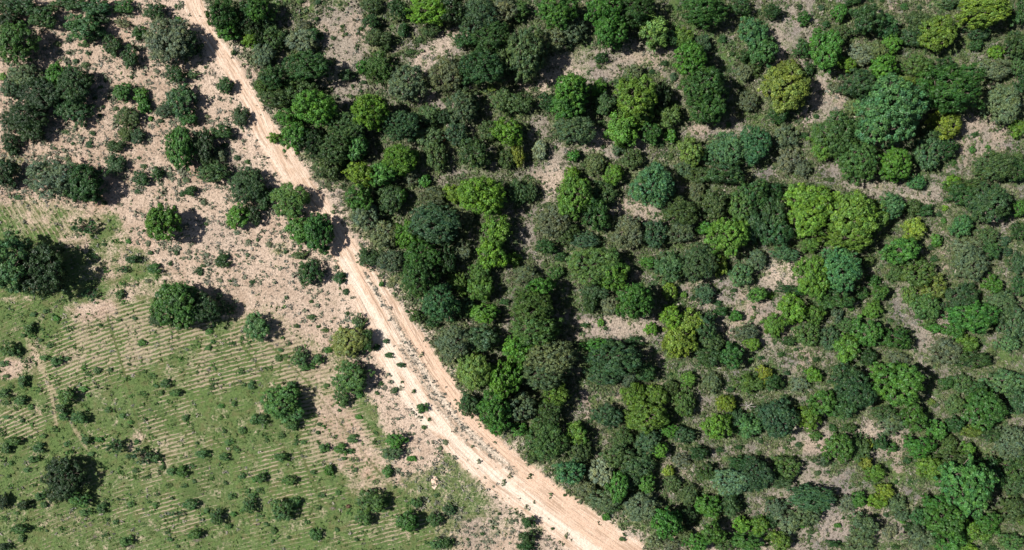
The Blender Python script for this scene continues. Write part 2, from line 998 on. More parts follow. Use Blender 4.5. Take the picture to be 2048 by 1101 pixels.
1035 320 16 14 S
1005 365 20 16 O
1100 490 22 18 S
1130 455 20 22 S
615 305 26 16 G
495 265 16 12 D
355 1005 42 40 D
485 975 16 18 D
105 985 25 26 D
60 945 20 16 D
20 900 30 22 D
240 940 24 16 D
95 1048 14 14 D
195 1025 16 12 D
605 1035 18 14 D
350 1093 18 12 D
1355 1005 18 12 D
1400 932 11 11 D
1455 885 13 10 D
1080 775 24 18 DO
1420 970 12 12 O
1265 1035 14 10 D
830 725 14 12 D
290 920 16 14 D
1200 920 14 10 D
875 95 12 10 O
940 150 16 16 S
1310 30 105 105 LS | pale feathery lime tree beside wide track
1470 90 66 108 GL
1270 230 58 70 BD | blue green bush hugging right track edge
1430 250 92 92 G
1450 350 80 56 G | green tree bulging towards the sandy track
@1024 733
10 70 60 90 GL
200 60 128 80 OS
260 170 78 58 LO
60 240 88 78 BS
230 270 78 68 OD
40 385 50 38 G
200 450 108 118 OG | rounded olive tree by lower track
110 535 40 38 OD
395 410 62 72 LO | yellow topped tree by lower track
400 500 74 66 O
350 630 88 68 E | bright emerald bush hugging lower track
550 50 98 68 BD
700 80 58 50 BS
800 40 60 60 D
580 295 80 66 B
490 310 30 22 D
740 180 66 66 LO
850 180 74 62 LO
800 300 120 84 LO | cauliflower crowned lime tree in lower wood
900 330 44 44 LO
1030 220 58 88 OL | upright olive tree right of cauliflower crown
950 130 50 44 O
1050 80 50 42 LO
1200 100 60 56 OS
1310 140 32 24 D
1430 100 88 56 OG
1510 60 46 62 Y | mustard crown on lower wood's bare ridge
1280 230 60 52 YL
1230 360 76 84 L | vivid yellow green tree beside bare tree
1420 360 80 64 EG | rounded teal bush under bare tree
1415 240 58 46 T | bare white branched dead tree
1500 280 62 62 BD
1340 300 44 60 BD
670 430 64 58 O
820 440 80 70 BE
885 500 50 48 GL
935 535 34 34 T | small bleached dead tree in lower thicket
950 385 58 38 G
1025 410 70 50 BD
640 540 88 68 OD
745 590 98 78 BD | dark blue tree in lower thicket
540 640 78 68 W | silvery tree near lower track
440 740 68 58 SO
630 730 60 88 G | vivid green tree in silvery thicket
720 690 58 58 B
810 700 50 60 GO
940 632 36 30 YL
965 700 50 48 O
1060 770 58 58 O
1120 520 60 40 D
1150 630 60 50 DO
1010 560 50 38 S
1310 690 108 80 EW | pale tipped teal tree in lower wood
1460 650 100 92 BD
1360 580 74 38 D
560 790 96 58 SB
590 850 58 30 BD
770 850 108 86 SB
565 905 30 30 G | small vivid shrub beside the lower track
930 945 92 84 G | bright leafy tree in bottom thicket
1180 840 74 58 G
1300 830 78 68 OD
1060 890 50 48 K
1100 1060 68 54 G
1030 1000 50 50 OS
1200 990 78 68 GO
1375 950 46 46 L | small round lime tree near bottom
1490 960 56 52 LG
1420 1050 92 52 GO
1280 1060 68 50 OG
960 1070 60 40 SO
850 1050 50 38 S
100 935 42 32 D | dark round shrub left of lower track
90 1030 50 40 DO
90 1085 50 30 D
240 975 12 11 D
315 770 15 12 O
405 810 20 20 S
490 835 15 15 S
660 1035 28 14 O
1490 450 22 20 D
1480 520 26 22 O
1360 485 26 18 D
1250 500 30 20 D
1480 835 26 14 S
660 150 22 22 L
950 45 14 10 L
1120 10 20 10 D
@1536 733
20 90 50 58 D
65 110 36 30 D
120 40 22 18 D
280 50 44 48 L | small lime tree above green lobed tree
220 30 16 14 L
190 110 58 48 S
100 185 30 24 O
325 210 78 70 GO | green lobed tree with small lime companion
245 310 64 62 LO
370 275 30 30 G
460 60 88 70 DB
530 150 108 104 DB | dark blue tree mass in lower right
460 245 78 66 DE
780 110 140 118 GD | large glossy green tree in lower right
700 60 58 40 GD
60 310 108 112 BD | round blue dark tree on sloping bare ground
0 490 26 34 X | brown brittle shrub beside blue dark tree
290 415 36 28 GO
185 470 28 18 D
105 490 18 12 O
150 435 18 14 O
390 370 30 30 D
490 370 44 26 DO
425 495 80 78 GO
545 490 66 80 OG
590 470 36 36 Y
580 560 48 46 Y | golden topped tree in lower right clearing
630 640 66 46 LO
340 560 46 36 B
355 635 18 13 D
520 672 28 20 S
660 450 44 48 D
740 490 36 28 GD
740 350 78 66 SB
700 280 70 48 OD
870 310 84 78 GD
1010 380 60 60 GO
910 480 92 64 GD
835 565 30 26 D
970 620 74 72 LO | yellow green tree above purple grey litter
1080 100 50 38 DG
980 210 30 24 YO
1160 100 58 58 O
1120 230 58 58 OE
1300 260 120 106 GD | rounded deep green tree in right corner
1260 150 68 58 D
1430 90 106 70 ES
1490 210 58 72 DB
1215 390 60 34 YO
1330 410 60 48 DO
1450 460 98 88 SB
1190 500 48 46 GL
1080 470 50 58 OD
1130 560 96 62 OD
1195 720 122 150 GE | big frondy green tree near right corner
1330 640 66 86 D
1470 610 78 68 DO
1480 710 76 62 BD
1120 350 60 44 D
115 600 82 62 OG | olive tree with low blue companion
80 685 78 48 BD
270 790 138 66 BE | flat blue green tree near bottom
230 890 78 64 BS
290 850 40 38 L
200 940 36 32 G | vivid shrub under flat blue green tree
470 830 58 50 SB
545 800 50 46 GO
690 750 60 46 YL
655 810 54 42 LY
770 820 60 48 BS
810 885 44 38 BS
800 920 28 26 G
850 695 22 20 DG
770 695 15 13 D
50 850 58 58 BS
110 940 78 78 SO
20 930 40 40 D
60 1050 68 56 LO | yellow tree on bottom edge by clearing
150 890 34 26 D
420 955 26 18 G | small green shrub in lowest clearing
640 895 18 14 D
710 890 20 18 D
570 955 78 68 DS
545 1055 88 56 SO
730 990 40 50 S
400 1065 50 20 D
260 990 34 20 O
1010 820 74 58 GD
1060 910 104 94 GD | long leafy crown near bottom right
1080 1030 90 74 GD
910 900 56 54 ED
920 1020 88 68 BS
770 1080 30 18 D
860 970 34 30 D
1210 985 50 64 LO
1320 930 76 62 GD
1300 1010 40 40 LO
1370 985 30 28 G
1200 1085 60 30 LY
1460 860 68 78 OD | olive tree in bottom right corner
1460 1050 68 52 OG
1350 1090 40 20 D
1520 900 40 50 OL
490 900 18 14 O
450 910 14 12 O
590 895 12 10 O
20 790 30 16 O
300 640 26 20 O
490 725 14 12 O"""
rows = []; ox = oy = 0
for ln in DATA.strip().splitlines():
    if ln[0] == '@': ox, oy = map(int, ln[1:].split()); continue
    body, _, lab = ln.partition('|'); f = body.split(); zx, zy, rx, ry = map(float, f[:4])
    rows.append(dict(u=ox+zx/2.992, v=oy+zy/2.992, rx=rx/2.992, ry=ry/2.992, c=f[4], lab=lab.strip()))
for r in rows:
    mr = math.sqrt(r['rx']*r['ry']); c0 = r['c'][0]
    if c0 in 'XT': r['k'] = 'dry brush' if c0 == 'X' else 'dead tree'
    elif mr >= 20.5: r['k'] = 'tree'
    elif mr >= 10.5: r['k'] = 'bush'
    else: r['k'] = 'shrub'
    if c0 == 'R': r['k'] = 'dead shrub'
    r['mr'] = mr
# how close every ground spot is to a plant (coarse grid, 4 px cells): weeds gather in skirts round the bushes
gu, gv = np.meshgrid(np.arange(-40, 2090, 4.), np.arange(-40, 1142, 4.)); SK = np.zeros(gu.shape)
for r in rows:
    e_ = np.hypot((gu-r['u'])/(r['rx']+5), (gv-r['v'])/(r['ry']+5)); SK = np.maximum(SK, (1-sstep(.85, 1.75, e_))*min(1, .35+r['mr']/30))
def skirt(u, v):
    a_ = np.clip(((u+40)/4).astype(int), 0, SK.shape[1]-1); b_ = np.clip(((v+40)/4).astype(int), 0, SK.shape[0]-1)
    return SK[b_, a_]*((u > -40) & (u < 2088) & (v > -40) & (v < 1140))

# ---------------------------------------------------------------- ground masks (all in photograph px, 0.07 m each)
ROAD = [(372,-40,26),(392,20,27),(415,65,26),(445,110,26),(480,165,25),(508,215,25),(535,270,27),(575,330,27),
        (610,385,26),(645,430,25),(668,470,27),(700,520,30),(735,575,34),(770,640,44),(805,700,52),(845,765,54),
        (890,825,50),(940,885,46),(1000,940,46),(1060,985,46),(1120,1030,46),(1190,1080,48),(1260,1130,50)]
RUT1 = [(690,520,7),(722,585,8),(752,640,8),(785,705,9),(830,775,9),(866,830,8),(906,880,9),(946,915,9),(1000,962,9),(1060,1008,10),(1120,1052,10),(1185,1100,12),(1240,1140,12)]
RUT2 = [(760,640,6),(779,733,7),(803,783,8),(822,812,9),(850,848,6),(906,877,6)]
RUT3 = [(735,560,4),(782,640,4),(815,690,4),(858,760,5),(905,830,5),(960,885,5),(1010,925,5)]
ORNG = [(716,535,9),(748,590,13),(800,650,10),(848,705,20),(880,760,24),(915,815,22),(965,870,18),(1020,915,16),(1075,965,22),(1130,1010,24),(1190,1065,26),(1250,1110,28)]
TUFTY = [(728,545,4),(760,595,5),(790,640,6),(815,690,8),(850,745,8),(885,800,8),(925,852,8),(975,900,8),(1030,945,6)]
UPRUT = [(385,-20,4),(412,45,5),(440,95,5),(470,148,5),(505,205,5),(530,262,6),(568,325,7),(605,380,7),(640,425,6)]
FIELD = [(-60,395),(60,398),(150,405),(235,425),(262,480),(250,520),(330,545),(390,585),(470,600),(540,600),(610,655),(660,680),(730,755),(775,850),(782,905),(800,960),(850,1010),(880,1060),(885,1160),(-60,1160)]
CLEAR = [(1190,130,150,42,-8),(870,110,95,34,-38),(690,100,65,120,0),(1250,655,120,32,0),(1565,548,66,44,-20),(1590,90,60,100,0),(1655,195,44,70,0),(1800,385,130,24,8),(1500,640,130,60,25),(1640,1010,140,55,0),
         (1860,640,44,110,-25),(1440,262,70,22,0),(1745,885,100,44,-10),(1955,275,70,50,0),(1120,345,34,70,0),(1280,430,80,30,10),(1440,570,60,24,0),(1700,330,50,30,0),(860,200,110,20,20),(1480,1080,160,40,0),(1620,870,70,40,30),
         (1180,280,60,30,20),(1250,300,80,20,-20),(1350,90,80,30,0),(1710,1060,140,36,0),(1590,950,80,34,0),(1990,430,50,30,20)]
def clearings(u, v):
    c = 0
    for b in CLEAR: c = np.maximum(c, blob(u, v, *b))
    return c
def masks(u, v):
    wob = (fbm(u/28, v/28, 3)-.5)*22; wob2 = (fbm(u/9, v/9, 8)-.5)*9
    uu, vv = u + wob*.5 + wob2*.4, v + wob*.4 - wob2*.4
    rd = dpoly(uu, vv, ROAD, 1)
    road = 1 - sstep(-5, 4, rd + (fbm(u/6, v/6, 12)-.5)*16 + 7*np.clip((320-v)/120, 0, 1))
    cream = 1 - sstep(-3.5, 1.5, dpoly(uu, vv, RUT1, 1))
    cream = np.maximum(cream, .9*(1 - sstep(-2.5, 2, dpoly(uu, vv, RUT2, 1))))
    cream = np.maximum(cream, .7*(1 - sstep(-2.5, 2, dpoly(uu, vv, RUT3, 1))))
    orange = 1 - sstep(-8, 8, dpoly(uu, vv, ORNG, 1))
    orange = np.maximum(orange, .55*(1 - sstep(-5, 6, dpoly(uu, vv, UPRUT, 1))))
    orange = np.maximum(orange, .6*blob(uu, vv, 665, 470, 34, 50, -60))
    tuft = 1 - sstep(-3, 3, dpoly(uu, vv, TUFTY, 1))
    tuft = np.maximum(tuft, .7*(1 - sstep(-3, 3, dpoly(uu, vv, [(800,690,5),(838,745,7),(872,800,8),(905,850,6),(940,893,3)], 1))))
    wood = sstep(-40, 120, (u - (560 + .62*(v-330))))
    # pale sandy margins by the track
    sand = 1 - sstep(0, np.where(wood > .5, 55, 120), rd); sand *= .55 + .45*sstep(.35, .6, fbm(u/30, v/30, 21))
    for b in [(800,600,50,70,-30,.9),(560,520,150,60,10,.6),(430,450,150,80,10,.55),(190,110,130,80,0,.35),(760,860,70,90,30,.6),(620,620,100,80,30,.5),
              (1230,655,95,24,0,.55),(1570,545,55,32,-20,.85),(1090,180,120,28,-30,.6),(860,110,70,22,-35,.7),(420,200,60,110,-20,.3),(1555,105,26,60,0,.4),
              (1610,1030,60,40,0,.5),(1475,1090,150,40,0,.5),(1615,240,20,22,0,.6),(1105,360,22,50,10,.6),(1280,430,60,40,0,.35),(1740,870,44,30,-20,.55),(680,140,30,40,0,.4),(1640,880,60,30,20,.45),(1700,1050,80,30,-10,.4)]:
        sand = np.maximum(sand, blob(uu, vv, *b[:5]) * b[5])
    # grass
    field = spoly(uu, vv, FIELD, 28)
    grass = field * (.70 + .32*sstep(.35, .6, fbm(u/34, v/34, 66)*.6 + fbm(u/11, v/11, 67)*.4))
    for b in [(1380,45,70,70,30,.95),(1300,110,60,30,0,.55),(1410,75,60,24,40,.8),(1890,85,90,60,0,.8),(1840,115,80,18,0,.75),(1770,355,46,40,0,.75),(1085,65,40,40,0,.75),
              (1490,210,20,80,0,.5),(700,620,70,60,30,.25),(20,330,40,30,0,.6),(130,260,60,16,0,.4),(1180,100,60,40,0,.4),(1930,430,70,30,20,.6),(620,1100,90,60,0,.5),(890,985,120,60,20,.72),(920,930,60,50,-30,.66),(880,1060,60,60,0,.62),(990,1040,50,60,0,.42),(560,500,30,20,0,.5),(120,560,60,30,0,.4),(20,620,80,50,0,.9),(250,540,70,60,0,.7),(130,440,110,50,0,.45),
              (925,945,50,40,0,.6),(1240,100,70,20,0,.5),(1500,30,50,30,0,.35),(1850,30,60,40,0,.5),(1930,250,50,60,0,.35),(1790,600,60,120,0,.25),(1330,590,60,20,0,.4),
              (1250,780,50,40,0,.35),(1380,930,40,50,0,.35),(770,640,24,40,-20,.15),(690,560,24,30,0,.15)]:
        grass = np.maximum(grass, blob(uu, vv, *b[:5]) * b[5])
    n1 = fbm(u/48, v/48, 31); n2 = fbm(u/17, v/17, 41)
    grass = np.maximum(grass, wood * .80 * sstep(.48, .62, n1*.6 + n2*.4))
    grass = np.maximum(grass, (1-wood)*(1-field) * .30 * sstep(.54, .68, n1*.4 + n2*.6))
    clr = clearings(uu, vv); sk = skirt(uu, vv); grass = np.maximum(grass, sk*(.26 + .44*wood)*(1-field)); grass = grass*(1-.42*clr*(1-field)); sand = np.maximum(sand, .22*clr); sand = np.maximum(sand, (1-wood)*(.12 + .5*sstep(.48, .66, fbm(u/50, v/50, 201)*.6 + fbm(u/18, v/18, 203)*.4)))
    # dry patches inside the field
    dry = 0
    for b in [(40,600,40,8,0,.4),(640,730,130,40,48,.5),(300,580,120,26,-8,.5),(530,610,90,22,8,.6),(170,430,60,30,30,.5),(60,430,60,30,20,.4),(190,620,60,26,-10,.8),(150,465,40,40,0,.6),(220,520,40,60,0,.45),(480,620,80,20,0,.55),(700,900,90,60,45,.5),(690,860,120,40,50,.7),
              (560,640,90,60,0,.5),(640,700,70,40,45,.5),(20,740,30,26,0,.8),(70,720,26,40,20,.5),(740,960,60,40,0,.5),(830,900,50,60,0,.5),(300,900,60,50,0,.3)]:
        dry = np.maximum(dry, blob(uu, vv, *b[:5]) * b[5])
    grass = grass * (1 - dry*.85)
    # furrows
    fur = 0
    for b in [(215,690,140,80,-20,1.5),(330,665,120,50,-20,1.3),(160,740,90,60,-10,1.2),(470,720,130,60,-20,1.3),(560,650,80,70,0,1.6),(620,770,90,70,30,1.2),(670,860,100,70,40,1.2),
              (330,850,70,90,-20,.65),(350,950,120,60,0,.5),(40,850,60,40,0,.8),(100,800,30,60,-20,.6),(580,930,120,60,0,.6),(330,1020,130,60,0,.6),(720,930,60,60,0,.6),
              (610,1000,90,60,0,.5),(770,1050,100,50,0,.6),(520,1060,120,40,0,.35),(240,890,70,40,0,.55),(480,880,120,60,-20,.45),(700,1060,60,40,0,.5),(60,980,80,60,0,.2)]:
        fur = np.maximum(fur, blob(u, v, *b[:5]) * b[5])
    fur = np.maximum(fur, .33*field) * sstep(.3, .8, field) * (.52 + .9*sstep(.36, .64, fbm(u/34, v/34, 77)*.65 + fbm(u/11, v/11, 78)*.35))
    phase = (v + .42*u - .00013*u*u + 9*np.sin(u/170.0 + .8)) / 8.2
    # steeper rows in the small corner plot at the upper left of the field
    corner = blob(u, v, 90, 440, 130, 50, 10)
    phase2 = (v*.55 - .85*u) / 9.0
    sel = corner > .5
    phase = np.where(sel, phase2, phase); fur = np.maximum(fur, corner*.55)
    grass = np.maximum(grass, corner*.55)
    # thin cross tracks worn through the rows
    lines = np.minimum(dpoly(uu, vv, [(50,670,0),(78,725,0),(105,800,0),(112,850,0)], 1), dpoly(uu, vv, [(66,690,0),(95,760,0),(150,860,0),(175,900,0)], 1))
    pale_l = 1 - sstep(1.0, 5.0, lines)
    dk = np.minimum(dpoly(u, v, [(212,625,0),(232,690,0),(250,750,0),(275,850,0),(330,960,0)], 1), dpoly(u, v, [(480,680,0),(520,740,0),(560,830,0),(600,900,0),(640,1000,0)], 1))
    dk = np.minimum(dk, dpoly(u, v, [(540,690,0),(620,770,0),(690,860,0),(770,960,0),(830,1080,0)], 1))
    dark_l = (1 - sstep(.8, 3.2, dk)) * field
    fur = fur * (1-dark_l)
    away = sstep(0, 250, np.maximum(np.maximum(-60-u, u-2110), np.maximum(-60-v, v-1160)))
    fur = fur*(1-away); grass = grass*(1-away) + .55*away*sstep(.4, .6, fbm(u/900, v/900, 11))
    litter = np.clip(.15 + .75*wood + .35*sstep(1100, 1900, u), 0, 1) * (1 - .4*sstep(.5, .7, fbm(u/60, v/60, 51)))
    for b in [(470,340,40,40,0,.6),(700,410,60,50,30,.8),(440,470,60,40,0,.4),(770,600,40,50,-30,.6),(960,1040,60,80,0,.5),(900,680,30,60,0,.6),(1120,960,40,60,-40,.4)]:
        litter = np.maximum(litter, blob(uu, vv, *b[:5]) * b[5])
    return road, cream, orange, tuft, sand, grass, fur, phase, litter, field, wood, pale_l, dark_l, rd

# ---------------------------------------------------------------- ground material
def nn(nt, typ, **kw):
    n = nt.nodes.new(typ)
    for k, v_ in kw.items():
        if k.startswith('i_'): n.inputs[k[2:].replace('_', ' ')].default_value = v_
        else: setattr(n, k, v_)
    return n
def mixc(nt, fac, a, b, mode='MIX'):
    n = nt.nodes.new('ShaderNodeMix'); n.data_type = 'RGBA'; n.blend_type = mode
    for sock, val in ((n.inputs[0], fac), (n.inputs[6], a), (n.inputs[7], b)):
        if isinstance(val, bpy.types.NodeSocket): nt.links.new(val, sock)
        else: sock.default_value = val if not isinstance(val, tuple) else (*val, 1)[:4]
    return n.outputs[2]
def m(nt, op, a, b=0.0, c=0.0, clamp=False):
    n = nt.nodes.new('ShaderNodeMath'); n.operation = op; n.use_clamp = clamp
    for s_, val in zip(n.inputs, (a, b, c)):
        if isinstance(val, bpy.types.NodeSocket): nt.links.new(val, s_)
        else: s_.default_value = val
    return n.outputs[0]
def ss(nt, x, a, b):
    n = nt.nodes.new('ShaderNodeMapRange'); n.interpolation_type = 'SMOOTHSTEP'
    nt.links.new(x, n.inputs[0]); n.inputs[1].default_value = a; n.inputs[2].default_value = b
    return n.outputs[0]
def noise(nt, vec, scale, detail=4, rough=.6):
    n = nt.nodes.new('ShaderNodeTexNoise'); n.inputs['Scale'].default_value = scale
    n.inputs['Detail'].default_value = detail; n.inputs['Roughness'].default_value = rough
    nt.links.new(vec, n.inputs['Vector']); return n.outputs[0]

gm = bpy.data.materials.new('dry_ground'); gm.use_nodes = True; nt = gm.node_tree
bs = nt.nodes['Principled BSDF']; bs.inputs['Roughness'].default_value = .95; bs.inputs['Specular IOR Level'].default_value = .15
pos = nn(nt, 'ShaderNodeNewGeometry').outputs['Position']
def attr(nm):
    a = nn(nt, 'ShaderNodeAttribute', attribute_name=nm); return a
A = nn(nt, 'ShaderNodeSeparateColor'); nt.links.new(attr('mask_a').outputs['Color'], A.inputs[0])   # road, cream, orange
B = nn(nt, 'ShaderNodeSeparateColor'); nt.links.new(attr('mask_b').outputs['Color'], B.inputs[0])   # sand, grass, furrow
Cc = nn(nt, 'ShaderNodeSeparateColor'); nt.links.new(attr('mask_c').outputs['Color'], Cc.inputs[0])  # litter, tuft, lines (0.5 neutral)
road, cream, orange = A.outputs; sand, grass, furr = B.outputs; litter, tuft, lines = Cc.outputs
ph = attr('row').outputs['Fac']
n_big = noise(nt, pos, .12, 3); n_mid = noise(nt, pos, .7, 4); n_fine = noise(nt, pos, 3.2, 4, .7); n_vf = noise(nt, pos, 8.0, 3, .75)
vor = nn(nt, 'ShaderNodeTexVoronoi'); vor.inputs['Scale'].default_value = 4.2; nt.links.new(pos, vor.inputs['Vector'])
vcol = nn(nt, 'ShaderNodeSeparateColor'); nt.links.new(vor.outputs['Color'], vcol.inputs[0])
speck = m(nt, 'MULTIPLY', vcol.outputs[0], m(nt, 'SUBTRACT', 1.0, m(nt, 'MULTIPLY', vor.outputs['Distance'], 1.1)))
soil = mixc(nt, ss(nt, n_mid, .35, .65), (.50,.370,.275), (.36,.252,.178))
soil = mixc(nt, m(nt, 'MULTIPLY', ss(nt, n_big, .54, .68), .6), soil, (.40,.235,.15))
grey = mixc(nt, ss(nt, n_mid, .35, .65), (.180,.165,.135), (.262,.235,.192))
grey = mixc(nt, ss(nt, n_big, .5, .6), grey, (.175,.162,.150))
base = mixc(nt, m(nt, 'MULTIPLY', litter, 1.0, 0, True), soil, grey)
# leaf litter: pale scraps and dark gaps
base = mixc(nt, m(nt, 'MULTIPLY', ss(nt, speck, .50, .72), m(nt, 'SUBTRACT', .75, m(nt, 'MULTIPLY', litter, .3))), base, (.62,.50,.40))
dk = m(nt, 'MULTIPLY', m(nt, 'ADD', .68, m(nt, 'MULTIPLY', litter, .40)), ss(nt, m(nt, 'ADD', m(nt, 'MULTIPLY', n_fine, .6), m(nt, 'MULTIPLY', n_vf, .4)), .475, .60))
base = mixc(nt, dk, base, (.115,.092,.072))
sandf = m(nt, 'MULTIPLY', sand, m(nt, 'ADD', .28, m(nt, 'MULTIPLY', ss(nt, m(nt, 'ADD', m(nt, 'MULTIPLY', n_fine, .5), m(nt, 'MULTIPLY', n_vf, .5)), .54, .44), .62)), 0, True)
sandc = mixc(nt, n_mid, (.66,.525,.42), (.56,.425,.325))
base = mixc(nt, sandf, base, sandc)
# grass with bare rows
gfac = ss(nt, m(nt, 'ADD', grass, m(nt, 'MULTIPLY', m(nt, 'SUBTRACT', m(nt, 'ADD', m(nt,'MULTIPLY',n_mid,.4), m(nt, 'ADD', m(nt,'MULTIPLY',n_fine,.35), m(nt,'MULTIPLY',n_vf,.25))), .5), 2.6)), .30, .78)
row = m(nt, 'SINE', m(nt, 'MULTIPLY', m(nt, 'ADD', ph, m(nt, 'MULTIPLY', m(nt, 'SUBTRACT', n_mid, .5), .85)), 6.2832))
brk = m(nt, 'ADD', m(nt, 'MULTIPLY', m(nt, 'SUBTRACT', n_fine, .5), 3.6), m(nt, 'MULTIPLY', m(nt, 'SUBTRACT', n_mid, .5), 1.2))
rowf = ss(nt, m(nt, 'ADD', m(nt, 'ADD', m(nt, 'MULTIPLY', row, .85), brk), m(nt, 'MULTIPLY', furr, 1.0)), 1.05, 1.5)
rowf = m(nt, 'MULTIPLY', rowf, ss(nt, furr, .15, .6))
gfac = m(nt, 'MULTIPLY', gfac, m(nt, 'SUBTRACT', 1.0, m(nt, 'MULTIPLY', rowf, .80)), 0, True)
gcol = mixc(nt, ss(nt, n_fine, .35, .65), (.074,.150,.028), (.040,.092,.018))
gcol = mixc(nt, ss(nt, n_mid, .45, .7), gcol, (.094,.115,.036))
gcol = mixc(nt, ss(nt, n_big, .5, .7), gcol, (.046,.102,.022))
base = mixc(nt, m(nt, 'MULTIPLY', m(nt, 'MULTIPLY', rowf, m(nt, 'ADD', .5, m(nt, 'MULTIPLY', ss(nt, n_mid, .38, .62), .45))), ss(nt, grass, .2, .5)), base, (.39,.315,.215))
base = mixc(nt, m(nt, 'MULTIPLY', gfac, .90), base, gcol)
# cross lines in the field
base = mixc(nt, m(nt, 'MULTIPLY', ss(nt, lines, .5, 1.0), .45), base, (.48,.36,.25))
base = mixc(nt, m(nt, 'MULTIPLY', ss(nt, lines, .5, .0), .55), base, (.10,.10,.04))
# track
cx = nn(nt, 'ShaderNodeCombineXYZ'); nt.links.new(m(nt, 'MULTIPLY', attr('across').outputs['Fac'], 2.6), cx.inputs[0]); nt.links.new(m(nt, 'MULTIPLY', attr('along').outputs['Fac'], .16), cx.inputs[1])
streak = noise(nt, cx.outputs[0], 1.0, 4, .65)
rc = mixc(nt, ss(nt, n_mid, .38, .62), (.64,.495,.385), (.55,.405,.30))
rc = mixc(nt, m(nt, 'MULTIPLY', ss(nt, streak, .52, .60), .75), rc, (.70,.585,.475))
rc = mixc(nt, m(nt, 'MULTIPLY', ss(nt, streak, .48, .40), .75), rc, (.37,.25,.17))
rc = mixc(nt, m(nt, 'MULTIPLY', orange, m(nt, 'ADD', .1, m(nt, 'MULTIPLY', ss(nt, streak, .40, .62), .75)), 0, True), rc, (.61,.405,.285))
rc = mixc(nt, m(nt, 'MULTIPLY', ss(nt, m(nt, 'ADD', m(nt, 'MULTIPLY', n_fine, .5), m(nt, 'MULTIPLY', n_vf, .5)), .48, .60), .55), rc, (.40,.27,.18))
rc = mixc(nt, m(nt, 'MULTIPLY', m(nt, 'MULTIPLY', tuft, ss(nt, n_fine, .40, .54)), .9), rc, (.22,.19,.14))
base = mixc(nt, road, base, rc)
base = mixc(nt, m(nt, 'MULTIPLY', cream, m(nt, 'ADD', .45, m(nt, 'MULTIPLY', ss(nt, n_fine, .62, .40), .45)), 0, True), base, (.70,.59,.48))
nt.links.new(base, bs.inputs['Base Color'])
bump = nn(nt, 'ShaderNodeBump'); bump.inputs['Strength'].default_value = 1.0; bump.inputs['Distance'].default_value = .12
hgt = m(nt, 'ADD', m(nt, 'ADD', n_fine, m(nt, 'MULTIPLY', n_vf, .6)), m(nt, 'MULTIPLY', speck, .5))
hgt = m(nt, 'MULTIPLY', hgt, m(nt, 'SUBTRACT', 1.0, m(nt, 'MULTIPLY', road, .45)))
hgt = m(nt, 'ADD', hgt, m(nt, 'MULTIPLY', m(nt, 'MULTIPLY', row, furr), .35))
hgt = m(nt, 'ADD', hgt, m(nt, 'MULTIPLY', m(nt, 'MULTIPLY', streak, road), 2.2))
nt.links.new(hgt, bump.inputs['Height']); nt.links.new(bump.outputs[0], bs.inputs['Normal'])

# ---------------------------------------------------------------- ground sheets
def ground_z(x, y):
    return (fbm(x/9+40, y/9+40, 5)-.5)*.5*np.exp(-((np.hypot(x, y)/400)**2))
STEP = .2
xin = np.arange(-78, 78.01, STEP); yin = np.arange(-44, 44.01, STEP)
outer = np.array([1, 2.5, 5, 9, 15, 25, 45, 80, 150, 300, 700, 1500, 3000.])
xs = np.concatenate([-78 - outer[::-1], xin, 78 + outer]); ys = np.concatenate([-44 - outer[::-1], yin, 44 + outer])
X, Y = np.meshgrid(xs, ys); U = X/S + 1024; V = 550.5 - Y/S
Mk = masks(U, V)
road_m, cream_m, orange_m, tuft_m, sand_m, grass_m, fur_m, phase_m, litter_m, field_m, wood_m, pl_m, dl_m, rd_m = Mk
AC, AL = track_coords(U, V, ROAD)
Z = ground_z(X, Y) - .05*cream_m*road_m - .03*road_m
NX, NY = len(xs), len(ys)
co = np.stack([X, Y, Z], -1).reshape(-1, 3)
i, j = np.meshgrid(np.arange(NX-1), np.arange(NY-1))
quads = np.stack([j*NX+i, j*NX+i+1, (j+1)*NX+i+1, (j+1)*NX+i], -1)
def sheet(name, sel, dz):
    q = quads[sel] if sel is not None else quads.reshape(-1, 4)
    idx, inv = np.unique(q.ravel(), return_inverse=True)
    c = co[idx].copy(); c[:, 2] += dz
    me = new_mesh(name, c, inv.reshape(-1, 4), gm)
    f = lambda a: a.reshape(-1)[idx]
    add_attr(me, 'mask_a', np.stack([f(road_m), f(cream_m), f(orange_m)], -1))
    add_attr(me, 'mask_b', np.stack([f(sand_m), f(grass_m), f(fur_m)], -1))
    add_attr(me, 'mask_c', np.stack([f(litter_m), f(tuft_m), f(.5 + .5*pl_m - .5*dl_m)], -1))
    add_attr(me, 'row', f(phase_m)); add_attr(me, 'across', f(AC*S)); add_attr(me, 'along', f(AL*S))
    me.polygons.foreach_set('use_smooth', np.ones(len(me.polygons), bool))
    o = link(name, me); o['kind'] = 'structure'; return o
fc = lambda a: (a[:-1, :-1] + a[1:, 1:]) / 2
roadf = fc(road_m) > .5; fieldf = (fc(field_m) > .5) & ~roadf
sheet('ground', None, 0)
sheet('dirt_road', roadf, .004)
sheet('grass_field', fieldf, .004)
